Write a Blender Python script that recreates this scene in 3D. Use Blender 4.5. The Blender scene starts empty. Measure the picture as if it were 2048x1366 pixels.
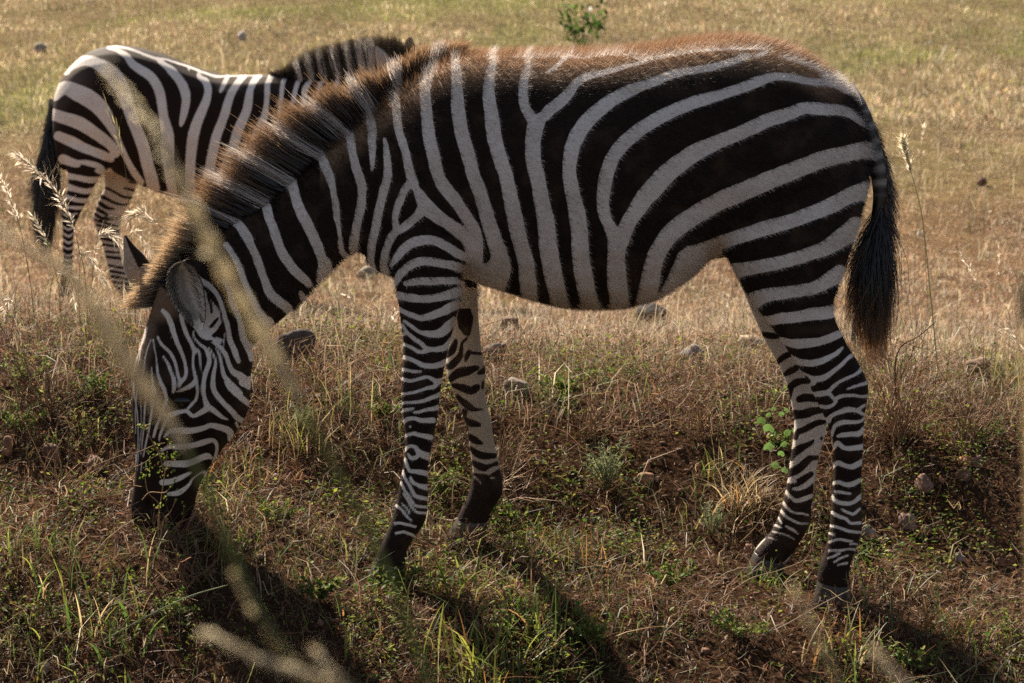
import bpy, bmesh, math, random
import numpy as np
from mathutils import Vector

# ------------------------------------------------------------------ scene, camera, light
S = bpy.context.scene
COL = S.collection
R = math.radians
rng = np.random.default_rng(7)
random.seed(7)

PW, PH = 2048.0, 1366.0
LENS, SENSOR = 70.0, 36.0
FPX = PW * LENS / SENSOR
EYE = np.array([0.0, -4.0, 1.157])
PITCH = math.atan((683.0 - 10.0) / FPX)

cam_data = bpy.data.cameras.new("camera")
cam = bpy.data.objects.new("camera", cam_data)
COL.objects.link(cam)
cam.location = EYE
cam.rotation_euler = (R(90) - PITCH, 0, 0)
cam_data.lens = LENS
cam_data.sensor_width = SENSOR
cam_data.clip_start = 0.05
cam_data.clip_end = 2000
cam_data.dof.use_dof = True
cam_data.dof.focus_distance = 3.95
cam_data.dof.aperture_fstop = 9.0
S.camera = cam

SUN_EL, SUN_AZ = R(43), R(-30)
SUN_DIR = Vector((math.sin(SUN_AZ) * math.cos(SUN_EL), math.cos(SUN_AZ) * math.cos(SUN_EL), math.sin(SUN_EL)))
sun_data = bpy.data.lights.new("sun", 'SUN')
sun_data.energy = 5.0
sun_data.angle = R(0.55)
sun_data.color = (1.0, 0.88, 0.72)
sun = bpy.data.objects.new("sun", sun_data)
COL.objects.link(sun)
sun.rotation_euler = SUN_DIR.to_track_quat('Z', 'Y').to_euler()
sun.location = (-6, 12, 15)

world = bpy.data.worlds.new("World")
S.world = world
world.use_nodes = True
wn = world.node_tree
sky = wn.nodes.new('ShaderNodeTexSky')
sky.sky_type = 'NISHITA'
sky.sun_disc = False
sky.sun_elevation = SUN_EL
sky.sun_rotation = SUN_AZ
sky.air_density = 1.0
sky.dust_density = 2.0
wbg = wn.nodes['Background']
wb = wn.nodes.new('ShaderNodeHueSaturation')
wb.inputs['Saturation'].default_value = 0.72
wn.links.new(sky.outputs[0], wb.inputs['Color'])
wn.links.new(wb.outputs[0], wbg.inputs[0])
wbg.inputs[1].default_value = 0.044

S.view_settings.view_transform = 'Standard'
S.view_settings.look = 'None'
S.view_settings.exposure = 1.34
S.view_settings.gamma = 1.0
S.render.engine = 'CYCLES'
S.cycles.max_bounces = 6
S.cycles.diffuse_bounces = 3
S.cycles.glossy_bounces = 2
S.cycles.transmission_bounces = 4
S.cycles.transparent_max_bounces = 8
S.cycles.use_denoising = False

# ------------------------------------------------------------------ maths helpers
CP, SP = math.cos(PITCH), math.sin(PITCH)


def P(px, py, y):
    """world point at depth y seen at photo pixel (px, py); arrays allowed"""
    px, py, y = np.broadcast_arrays(np.asarray(px, float), np.asarray(py, float), np.asarray(y, float))
    u = (px - PW / 2) / FPX
    v = -(py - PH / 2) / FPX
    dy = CP + v * SP
    dz = -SP + v * CP
    t = (y - EYE[1]) / dy
    return np.stack([EYE[0] + u * t, y + 0 * t, EYE[2] + dz * t], -1)


def to_px(p):
    q = np.asarray(p, float) - EYE
    f = q[..., 1] * CP - q[..., 2] * SP
    v = q[..., 1] * SP + q[..., 2] * CP
    return PW / 2 + FPX * q[..., 0] / f, PH / 2 - FPX * v / f


def catmull(a, n):
    """smooth curve through rows of a, n steps per span"""
    a = np.asarray(a, float)
    if len(a) < 3:
        t = np.linspace(0, 1, n + 1)[:, None]
        return a[0] * (1 - t) + a[-1] * t
    p = np.vstack([2 * a[0] - a[1], a, 2 * a[-1] - a[-2]])
    out = []
    for i in range(1, len(p) - 2):
        t = np.linspace(0, 1, n, endpoint=False)[:, None]
        p0, p1, p2, p3 = p[i - 1], p[i], p[i + 1], p[i + 2]
        out.append(0.5 * (2 * p1 + (p2 - p0) * t + (2 * p0 - 5 * p1 + 4 * p2 - p3) * t ** 2 + (3 * p1 - p0 - 3 * p2 + p3) * t ** 3))
    out.append(a[-1][None])
    return np.vstack(out)


def vnoise(x, y, seed=0):
    """smooth 2D value noise in -1..1"""
    xi, yi = np.floor(x).astype(np.int64), np.floor(y).astype(np.int64)
    fx, fy = x - xi, y - yi
    fx, fy = fx * fx * (3 - 2 * fx), fy * fy * (3 - 2 * fy)

    def h(i, j):
        n = (i * 374761393 + j * 668265263 + seed * 974634777) & 0xffffffff
        n = ((n ^ (n >> 13)) * 1274126177) & 0xffffffff
        return ((n ^ (n >> 16)) & 0xffff) / 32767.5 - 1
    return (h(xi, yi) * (1 - fx) + h(xi + 1, yi) * fx) * (1 - fy) + (h(xi, yi + 1) * (1 - fx) + h(xi + 1, yi + 1) * fx) * fy


def fbm(x, y, seed=0, octaves=4):
    s, a = 0, 1.0
    for k in range(octaves):
        s = s + a * vnoise(x * 2 ** k, y * 2 ** k, seed + k)
        a *= 0.5
    return s / 1.9


# ------------------------------------------------------------------ object helpers
def tag(o, label=None, cat=None, group=None, kind=None):
    if label: o['label'] = label
    if cat: o['category'] = cat
    if group: o['group'] = group
    if kind: o['kind'] = kind
    return o


def link(o, parent=None):
    COL.objects.link(o)
    if parent is not None:
        o.parent = parent
        o.matrix_parent_inverse = parent.matrix_basis.inverted()
    return o


def empty(name, loc):
    o = bpy.data.objects.new(name, None)
    o.empty_display_size = 0.05
    o.location = loc
    COL.objects.link(o)
    return o


def mesh_np(name, verts, loops, starts, mat, parent=None, cols=None, smooth=True):
    """object from flat arrays: verts (n,3), loop vertex indices, polygon starts"""
    me = bpy.data.meshes.new(name)
    verts = np.ascontiguousarray(verts, np.float32).reshape(-1, 3)
    loops = np.ascontiguousarray(loops, np.int32).ravel()
    starts = np.ascontiguousarray(starts, np.int32).ravel()
    me.vertices.add(len(verts)); me.vertices.foreach_set('co', verts.ravel())
    me.loops.add(len(loops)); me.loops.foreach_set('vertex_index', loops)
    me.polygons.add(len(starts)); me.polygons.foreach_set('loop_start', starts)
    if smooth:
        me.polygons.foreach_set('use_smooth', np.ones(len(starts), bool))
    me.update(calc_edges=True)
    me.validate()
    if cols is not None:
        put_col(me, cols)
    if mat: me.materials.append(mat)
    o = bpy.data.objects.new(name, me)
    return link(o, parent)


def put_col(me, cols, name='Col'):
    cols = np.asarray(cols, np.float32)
    if cols.shape[1] == 3:
        cols = np.hstack([cols, np.ones((len(cols), 1), np.float32)])
    a = me.attributes.new(name, 'FLOAT_COLOR', 'POINT')
    a.data.foreach_set('color', np.ascontiguousarray(cols).ravel())


def put_float(me, name, vals):
    a = me.attributes.new(name, 'FLOAT', 'POINT')
    a.data.foreach_set('value', np.ascontiguousarray(vals, np.float32))


def put_vec(me, name, vals):
    a = me.attributes.new(name, 'FLOAT_VECTOR', 'POINT')
    a.data.foreach_set('vector', np.ascontiguousarray(vals, np.float32).ravel())


class Soup:
    """collects geometry pieces, then links them as one mesh object"""
    def __init__(self):
        self.v, self.l, self.s, self.c = [], [], [], []
        self.nv = self.nl = 0

    def add(self, verts, faces_flat, counts, cols):
        verts = np.asarray(verts, float).reshape(-1, 3)
        ff = np.asarray(faces_flat, np.int64).ravel() + self.nv
        ct = np.asarray(counts, np.int64).ravel()
        st = np.concatenate([[0], np.cumsum(ct)[:-1]]) + self.nl
        cols = np.broadcast_to(np.asarray(cols, float), (len(verts), 3))
        self.v.append(verts); self.l.append(ff); self.s.append(st); self.c.append(cols)
        self.nv += len(verts); self.nl += len(ff)

    def build(self, name, mat, parent=None, smooth=True):
        return mesh_np(name, np.vstack(self.v), np.concatenate(self.l), np.concatenate(self.s), mat, parent, np.vstack(self.c), smooth)


def add_strips(soup, pts, wid, side, cols, tip=True):
    """pts (n,k,3), wid (n,k), side (n,3) or (n,k,3) unit, cols (n,k,3): flat tapered ribbons"""
    n, k = pts.shape[:2]
    if side.ndim == 2: side = side[:, None, :]
    off = side * wid[:, :, None] * 0.5
    a, b = pts - off, pts + off
    V = np.stack([a, b], 2).reshape(n, 2 * k, 3)
    C = np.repeat(cols, 2, axis=1)
    base = (np.arange(n) * 2 * k)[:, None]
    f = []
    for i in range(k - 1):
        f.append(np.stack([2 * i, 2 * i + 1, 2 * i + 3, 2 * i + 2], -1))
    f = np.concatenate(f)[None, :] + base
    soup.add(V, f, np.full(n * (k - 1), 4), C.reshape(-1, 3))


def add_tubes(soup, pts, rad, cols, m=3):
    """pts (n,k,3), rad (n,k), cols (n,k,3): m-sided tubes"""
    n, k = pts.shape[:2]
    d = np.gradient(pts, axis=1)
    d /= np.linalg.norm(d, axis=2, keepdims=True) + 1e-9
    ref = np.where(np.abs(d[..., 2:3]) > 0.9, np.array([1.0, 0, 0]), np.array([0, 0, 1.0]))
    s = np.cross(d, ref); s /= np.linalg.norm(s, axis=2, keepdims=True) + 1e-9
    t = np.cross(d, s)
    ang = np.arange(m) * 2 * math.pi / m
    V = pts[:, :, None, :] + rad[:, :, None, None] * (s[:, :, None, :] * np.cos(ang)[None, None, :, None] + t[:, :, None, :] * np.sin(ang)[None, None, :, None])
    C = np.repeat(cols[:, :, None, :], m, axis=2)
    base = (np.arange(n) * k * m)[:, None]
    f = []
    for i in range(k - 1):
        for j in range(m):
            j2 = (j + 1) % m
            f += [i * m + j, i * m + j2, (i + 1) * m + j2, (i + 1) * m + j]
    f = np.asarray(f)[None, :] + base
    soup.add(V.reshape(-1, 3), f, np.full(n * (k - 1) * m, 4), C.reshape(-1, 3))


def add_lumps(soup, cen, size, cols, rough=0.25, seed=1, sub=3):
    """rounded irregular lumps (stones, seeds): cen (n,3), size (n,3)"""
    bm = bmesh.new(); bmesh.ops.create_icosphere(bm, subdivisions=sub, radius=1)
    bm.verts.ensure_lookup_table()
    ICO_V = np.array([v.co[:] for v in bm.verts]); ICO_F = np.array([[v.index for v in f.verts] for f in bm.faces]); bm.free()
    r = np.random.default_rng(seed)
    n = len(cen)
    nv = len(ICO_V)
    ph = r.uniform(0, 6.28, (n, 3)); fr = r.uniform(1.2, 3.0, (n, 3))
    bump = 1 + rough * (np.sin(ICO_V[None, :, 0] * fr[:, :1] * 2 + ph[:, :1]) * np.cos(ICO_V[None, :, 1] * fr[:, 1:2] * 2 + ph[:, 1:2]) + 0.6 * np.sin(ICO_V[None, :, 2] * fr[:, 2:] * 3 + ph[:, 2:])) * 0.6
    bump += r.normal(0, rough * 0.12, (n, nv))
    V = ICO_V[None] * bump[..., None] * size[:, None, :]
    a = r.uniform(0, 6.28, n); ca, sa = np.cos(a)[:, None], np.sin(a)[:, None]
    V = np.stack([V[..., 0] * ca - V[..., 1] * sa, V[..., 0] * sa + V[..., 1] * ca, V[..., 2]], -1) + cen[:, None, :]
    base = (np.arange(n) * nv)[:, None, None]
    soup.add(V.reshape(-1, 3), (ICO_F[None] + base).reshape(-1), np.full(n * len(ICO_F), 3), np.repeat(cols, nv, axis=0))


# ------------------------------------------------------------------ materials
def new_mat(name):
    m = bpy.data.materials.new(name); m.use_nodes = True
    nt = m.node_tree
    for n in list(nt.nodes): nt.nodes.remove(n)
    out = nt.nodes.new('ShaderNodeOutputMaterial')
    return m, nt, out


def N(nt, kind, **kw):
    n = nt.nodes.new(kind)
    for k, v in kw.items(): setattr(n, k, v)
    return n


def plant_mat(name, trans=0.45, gloss=0.08, rough=0.45):
    """leaf and grass: own vertex colour, light passing through the blade, a little sheen"""
    m, nt, out = new_mat(name)
    at = N(nt, 'ShaderNodeAttribute', attribute_name='Col')
    dif = N(nt, 'ShaderNodeBsdfDiffuse'); tr = N(nt, 'ShaderNodeBsdfTranslucent'); gl = N(nt, 'ShaderNodeBsdfGlossy')
    gl.inputs['Roughness'].default_value = rough
    gl.inputs['Color'].default_value = (1, 1, 1, 1)
    mx = N(nt, 'ShaderNodeMixShader'); mx.inputs[0].default_value = trans
    m2 = N(nt, 'ShaderNodeMixShader'); m2.inputs[0].default_value = gloss
    L = nt.links.new
    L(at.outputs['Color'], dif.inputs['Color']); L(at.outputs['Color'], tr.inputs['Color'])
    L(dif.outputs[0], mx.inputs[1]); L(tr.outputs[0], mx.inputs[2])
    L(mx.outputs[0], m2.inputs[1]); L(gl.outputs[0], m2.inputs[2]); L(m2.outputs[0], out.inputs[0])
    return m


def vcol_mat(name, rough=0.8, spec=0.2, bump=0.0, scale=60.0, var=0.35):
    """solid thing with its own vertex colour, mottled by noise and bumped"""
    m, nt, out = new_mat(name)
    L = nt.links.new
    at = N(nt, 'ShaderNodeAttribute', attribute_name='Col')
    b = N(nt, 'ShaderNodeBsdfPrincipled')
    b.inputs['Roughness'].default_value = rough
    b.inputs['Specular IOR Level'].default_value = spec
    tc = N(nt, 'ShaderNodeTexCoord')
    no = N(nt, 'ShaderNodeTexNoise'); no.inputs['Scale'].default_value = scale; no.inputs['Detail'].default_value = 6
    L(tc.outputs['Object'], no.inputs['Vector'])
    mr = N(nt, 'ShaderNodeMapRange'); mr.inputs['From Min'].default_value = 0.3; mr.inputs['From Max'].default_value = 0.7
    mr.inputs['To Min'].default_value = 1 - var; mr.inputs['To Max'].default_value = 1 + var
    L(no.outputs['Fac'], mr.inputs['Value'])
    vm = N(nt, 'ShaderNodeVectorMath', operation='SCALE')
    L(at.outputs['Color'], vm.inputs[0]); L(mr.outputs[0], vm.inputs['Scale'])
    L(vm.outputs[0], b.inputs['Base Color'])
    if bump:
        bp = N(nt, 'ShaderNodeBump'); bp.inputs['Strength'].default_value = bump; bp.inputs['Distance'].default_value = 0.01
        L(no.outputs['Fac'], bp.inputs['Height']); L(bp.outputs[0], b.inputs['Normal'])
    L(b.outputs[0], out.inputs[0])
    return m


M_GRASS = plant_mat('grass_blade', 0.55, 0.03, 0.5)
M_DRY = plant_mat('dry_straw', 0.5, 0.025, 0.5)
M_PLUME = plant_mat('seed_plume', 0.68, 0.02, 0.5)
M_LEAF = plant_mat('green_leaf', 0.5, 0.012, 0.5)
M_HAIR = plant_mat('zebra_hair', 0.45, 0.05, 0.4)
M_STONE = vcol_mat('stone', 0.85, 0.25, 0.6, 45.0, 0.45)
M_HOOF = vcol_mat('hoof_horn', 0.45, 0.4, 0.2, 90.0, 0.3)
M_EAR = vcol_mat('ear_skin', 0.9, 0.1, 0.3, 180.0, 0.25)
M_STEM = vcol_mat('twig_bark', 0.8, 0.2, 0.3, 200.0, 0.3)


def eye_mat():
    m, nt, out = new_mat('eye_gloss')
    b = N(nt, 'ShaderNodeBsdfPrincipled')
    b.inputs['Base Color'].default_value = (0.006, 0.004, 0.003, 1)
    b.inputs['Roughness'].default_value = 0.08
    nt.links.new(b.outputs[0], out.inputs[0])
    return m


M_EYE = eye_mat()


def coat_nodes(nt, brown):
    """colour of the coat from the 'stripe' distance (mm, + = white) and the 'dorsal' brown-tip weight"""
    L = nt.links.new
    st = N(nt, 'ShaderNodeAttribute', attribute_name='stripe')
    mr = N(nt, 'ShaderNodeMapRange', interpolation_type='SMOOTHSTEP'); mr.inputs['From Min'].default_value = -1.3; mr.inputs['From Max'].default_value = 1.3
    L(st.outputs['Fac'], mr.inputs['Value'])
    do = N(nt, 'ShaderNodeAttribute', attribute_name='dorsal')
    tan_mix = N(nt, 'ShaderNodeAttribute', attribute_name='tan_mix')
    dk = N(nt, 'ShaderNodeMix', data_type='RGBA'); dk.inputs[6].default_value = (0.0185, 0.0095, 0.006, 1); dk.inputs[7].default_value = brown
    L(do.outputs['Fac'], dk.inputs[0])
    wt = N(nt, 'ShaderNodeMix', data_type='RGBA'); wt.inputs[6].default_value = (0.80, 0.725, 0.66, 1); wt.inputs[7].default_value = (0.42, 0.33, 0.24, 1)
    L(tan_mix.outputs['Fac'], wt.inputs[0])
    mx = N(nt, 'ShaderNodeMix', data_type='RGBA')
    L(mr.outputs[0], mx.inputs[0]); L(dk.outputs[2], mx.inputs[6]); L(wt.outputs[2], mx.inputs[7])
    return mx.outputs[2]


def coat_mats(tagname, brown):
    m, nt, out = new_mat(tagname + '_skin')
    L = nt.links.new
    c = coat_nodes(nt, brown)
    b = N(nt, 'ShaderNodeBsdfPrincipled'); b.inputs['Roughness'].default_value = 0.75; b.inputs['Specular IOR Level'].default_value = 0.15
    tc = N(nt, 'ShaderNodeTexCoord'); mp = N(nt, 'ShaderNodeMapping'); mp.inputs['Scale'].default_value = (90, 200, 400); mp.inputs['Rotation'].default_value = (0, R(-35), 0)
    no = N(nt, 'ShaderNodeTexNoise'); no.inputs['Scale'].default_value = 1.0; no.inputs['Detail'].default_value = 3
    L(tc.outputs['Object'], mp.inputs['Vector']); L(mp.outputs[0], no.inputs['Vector'])
    bp = N(nt, 'ShaderNodeBump'); bp.inputs['Strength'].default_value = 0.35; bp.inputs['Distance'].default_value = 0.003
    L(no.outputs['Fac'], bp.inputs['Height']); L(bp.outputs[0], b.inputs['Normal'])
    L(c, b.inputs['Base Color']); L(b.outputs[0], out.inputs[0])
    f, nt, out = new_mat(tagname + '_fur')
    L = nt.links.new
    c = coat_nodes(nt, brown)
    hi = N(nt, 'ShaderNodeAttribute', attribute_name='shade')
    vm = N(nt, 'ShaderNodeVectorMath', operation='SCALE'); L(c, vm.inputs[0]); L(hi.outputs['Fac'], vm.inputs['Scale'])
    dif = N(nt, 'ShaderNodeBsdfDiffuse'); tr = N(nt, 'ShaderNodeBsdfTranslucent')
    gl = N(nt, 'ShaderNodeBsdfGlossy'); gl.inputs['Roughness'].default_value = 0.5
    L(vm.outputs[0], dif.inputs[0]); L(vm.outputs[0], tr.inputs[0])
    mx = N(nt, 'ShaderNodeMixShader'); mx.inputs[0].default_value = 0.25
    L(dif.outputs[0], mx.inputs[1]); L(tr.outputs[0], mx.inputs[2])
    m2 = N(nt, 'ShaderNodeMixShader'); m2.inputs[0].default_value = 0.03
    L(mx.outputs[0], m2.inputs[1]); L(gl.outputs[0], m2.inputs[2]); L(m2.outputs[0], out.inputs[0])
    return m, f
# ------------------------------------------------------------------ coat patterns
# every crop frame: (x0, y0, scale); strokes are (x, y, width) in that frame
FR = dict(px=(0, 0, 1.0), A=(1400, 50, 4.5525), B=(1400, 350, 4.5525), C=(1000, 50, 4.5525), D=(1000, 350, 4.5525), E=(650, 50, 4.5525), F=(650, 350, 4.5525),
          G=(350, 200, 4.5525), H=(350, 450, 4.5525), f1=(240, 580, 6.504), f2=(240, 760, 6.504), f3=(240, 900, 7.5875),
          l1=(770, 600, 5.69), l2=(770, 820, 5.69), l3=(720, 980, 6.827), h1=(1500, 600, 7.004), h2=(1500, 780, 7.004), h3=(1470, 960, 5.06),
          z1=(60, 70, 4.553), z2=(60, 330, 4.553), z3=(340, 70, 4.553), z4=(600, 60, 6.827))


def pts(frame, s):
    x0, y0, sc = FR[frame]
    a = np.array([[float(v) for v in p.split(',')] for p in s.split()])
    a[:, 0] = a[:, 0] / sc + x0; a[:, 1] = a[:, 1] / sc + y0
    if a.shape[1] > 2: a[:, 2] /= sc
    return a


def parse(block):
    """lines: kind frame x,y,w x,y,w ...; kind W/D stroke, P/Q white/dark polygon"""
    out = []
    for ln in block.strip().splitlines():
        ln = ln.split('#')[0].strip()
        if not ln: continue
        k, fr, rest = ln.split(' ', 2)
        out.append((k, pts(fr, rest)))
    return out


def stroke_d(q, a, grow=0.0):
    """distance inside (+) a smooth stroke of varying width; q (n,2)"""
    a = catmull(a, 4) if len(a) > 2 else a
    best = np.full(len(q), -1e9)
    gr = np.where(a[:, 2] > 16, 1.0, np.where(a[:, 2] > 11, .2, -1.5)) * grow if grow > .6 else (grow + np.clip((6 - a[:, 2]) * .25, 0, .9) if grow > 0 else np.full(len(a), grow))
    for i in range(len(a) - 1):
        p0, p1 = a[i, :2], a[i + 1, :2]
        d = p1 - p0; l2 = max(d @ d, 1e-6)
        t = np.clip(((q - p0) @ d) / l2, 0, 1)
        w = np.maximum(a[i, 2], 1) * (1 - t) + np.maximum(a[i + 1, 2], 1) * t
        e = q - (p0 + t[:, None] * d)
        best = np.maximum(best, w * 0.5 + gr[i] - np.sqrt((e ** 2).sum(1)))
    return best


def poly_d(q, a):
    n = len(a); inside = np.zeros(len(q), bool); dist = np.full(len(q), 1e9)
    for i in range(n):
        p0, p1 = a[i, :2], a[(i + 1) % n, :2]
        d = p1 - p0; l2 = max(d @ d, 1e-6)
        t = np.clip(((q - p0) @ d) / l2, 0, 1)
        e = q - (p0 + t[:, None] * d); dist = np.minimum(dist, np.sqrt((e ** 2).sum(1)))
        c = (p0[1] > q[:, 1]) != (p1[1] > q[:, 1])
        xs = p0[0] + (q[:, 1] - p0[1]) / (p1[1] - p0[1] + 1e-12) * d[0]
        inside ^= c & (q[:, 0] < xs)
    return np.where(inside, dist, -dist)


def coat(q, layers, base, lim=9.0, grow=0.0):
    s = base.copy()
    for k, a in layers:
        m = (a[:, 2].max() / 2 if a.shape[1] > 2 else 0) + lim + 8
        lo, hi = a[:, :2].min(0) - m, a[:, :2].max(0) + m
        idx = np.nonzero(((q > lo) & (q < hi)).all(1))[0]
        if not len(idx): continue
        d = stroke_d(q[idx], a, grow if k == 'W' else 0.3) if k in 'WD' else poly_d(q[idx], a)
        d = np.clip(d, -lim, lim)
        if k in 'WP': s[idx] = np.maximum(s[idx], d)
        else: s[idx] = np.minimum(s[idx], -d)
    return s


TRUNK = parse("""
W px 1028,113,4 1070,114,4 1120,114,5 1170,115,5 1215,110,6 1250,111,5 1293,118,8 1340,110,8 1400,101,6 1470,98,6 1530,97,6
W px 1512,112,10 1530,105,8
W px 1558,112,7 1590,121,8 1620,132,8 1648,145,8 1670,157,9 1692,174,11 1706,190,11
W px 1640,150,8 1665,162,12 1690,172,14
W C 320,850,70 400,830,100 470,760,108 560,690,105 640,600,95 700,520,80 780,470,70 900,445,60 1020,415,50 1150,375,40 1290,340,30 1350,305,40
W px 1092,146,5 1108,136,8 1125,120,9 1142,111,8
W px 1052,110,12 1054,130,14 1049,150,17 1047,172,19 1046,195,20 1051,217,20 1062,235,22 1073,250,26
W px 1073,245,34 1067,270,32 1066,300,31 1068,330,30 1074,352,30 1082,394,31 1091,438,34 1095,482,36 1102,526,37 1111,570,36 1118,603,34
W px 1492,112,13 1470,121,15 1440,130,14 1400,139,15 1370,143,15 1340,150,17 1310,162,19 1280,173,21 1250,185,25 1220,203,27 1190,226,30 1165,254,31 1148,285,31 1141,315,30 1139,350,28 1147,394,30 1156,438,34 1160,482,34 1163,526,36 1171,570,36 1178,609,34
W px 1697,181,20 1663,167,15 1619,162,14 1576,154,15 1543,154,18 1510,165,22 1488,174,21 1444,188,21 1400,201,25 1370,211,26 1340,224,26 1310,240,27 1280,259,28 1250,284,28 1228,310,28 1217,335,28 1211,360,28 1206,394,26 1207,416,25 1212,438,23 1222,458,26 1233,482,36 1233,504,37 1232,526,36 1234,560,40 1238,600,38
W px 1720,247,8 1707,233,15 1686,221,21 1642,218,25 1609,216,24 1576,228,27 1532,242,28 1488,263,28 1444,280,29 1400,300,33 1365,322,36 1330,350,39 1308,375,39 1290,395,37 1275,417,34 1261,438,31 1250,460,32 1240,482,36
W px 1738,297,34 1686,309,33 1642,320,34 1598,337,35 1532,363,36 1488,382,37 1444,400,37 1400,424,37 1368,445,38 1346,462,37 1328,484,36 1315,506,36 1307,526,36 1303,548,37 1298,572,38 1290,610,38
W px 1740,376,36 1730,381,36 1697,392,31 1664,410,31 1620,428,29 1576,444,29 1532,456,30 1488,470,28 1444,485,28 1405,500,30
P px 1412,484 1373,493 1356,508 1345,532 1336,552 1327,572 1312,592 1290,640 1420,600 1455,530 1425,505
W px 1712,455,44 1697,466,40 1675,481,36 1653,495,31 1620,508,27 1576,521,26 1532,531,27 1488,538,28 1460,546,36 1440,552,40
W px 1680,548,36 1664,556,32 1642,569,27 1620,578,25 1576,584,25 1532,591,28 1510,600,34 1490,612,36
W px 980,108,18 984,130,17 979,150,20 977,180,24 980,210,27 985,245,29 990,280,30 999,312,29 1011,350,29 1021,394,30 1030,438,32 1040,482,31 1052,526,31 1056,570,34 1058,605,33
W px 905,112,14 911,130,18 913,155,22 914,182,24 917,226,28 925,270,28 937,313,28 947,350,27 963,394,28 975,438,30 983,462,31 990,484,31 998,506,34 1000,528,40
P px 940,500 968,528 990,515 1012,520 1022,535 1020,552 1008,580 985,575 940,560 925,545
W px 868,135,20 858,143,23 850,182,22 853,226,23 858,270,26 867,313,26 876,350,25 887,372,26 905,394,26 921,416,24 935,438,24 948,460,24 952,482,28 952,504,30 948,528,34 940,548,34
W px 803,164,15 798,172,18 793,185,18 792,205,18 793,226,18 795,248,17 800,270,17 807,292,17 813,313,17 821,350,19 826,366,22
W px 823,362,20 832,378,16 840,392,22 852,412,30 872,430,28 892,444,25 914,460,26 930,476,24 936,496,15 937,518,10
W px 850,412,26 836,430,18 822,444,17 804,457,17 793,462,16 782,475,17 776,490,15 770,508,15 767,526,15 770,548,18
W px 822,364,16 812,376,15 803,394,16 795,416,15 790,438,13 792,458,14
W px 750,210,12 742,217,14 738,225,17 744,259,18 744,292,16 745,324,11 744,341,5
W px 769,277,7 773,303,13 775,350,18 764,394,17 754,438,18 750,460,18 745,482,17 742,504,16 742,526,14 748,540,10
W px 693,252,16 697,262,16 702,281,17 705,303,17 709,324,17 717,350,19 724,372,18 724,394,17 721,416,18 716,438,17 712,460,18 708,482,19 706,502,18
W px 641,300,14 646,321,18 655,343,20 663,365,16 667,387,12 671,409,15 673,431,13 677,453,9 680,475,8 682,498,11 690,512,12
W px 575,340,22 583,360,22 587,378,19 592,398,20 600,420,22 611,442,23 622,464,21 634,490,21 643,514,19 650,531,28 645,549,26 641,564,16
W px 522,404,18 532,413,19 538,433,19 546,455,18 552,474,18 559,494,19 570,516,20 587,538,20 598,549,19 610,560,18 619,570,12
W px 601,586,9 607,597,14
W px 470,444,18 481,453,19 493,472,20 503,494,16 513,516,17 521,538,16 529,560,16 537,582,17 547,593,18 560,604,19 575,615,18 580,627,12
W px 452,490,12 463,505,12 475,527,13 484,549,13 492,571,12 502,593,13 513,615,15 527,637,18 539,648,22 539,665,14
W px 448,560,10 459,580,11 464,604,13 474,626,12 481,648,12 484,670,13 492,687,15 501,697,20 503,718,12
W px 388,546,10 400,560,12 420,573,11 436,593,9 445,615,9 451,637,9 457,659,10 460,681,11 469,703,12 477,722,9
""")
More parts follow.
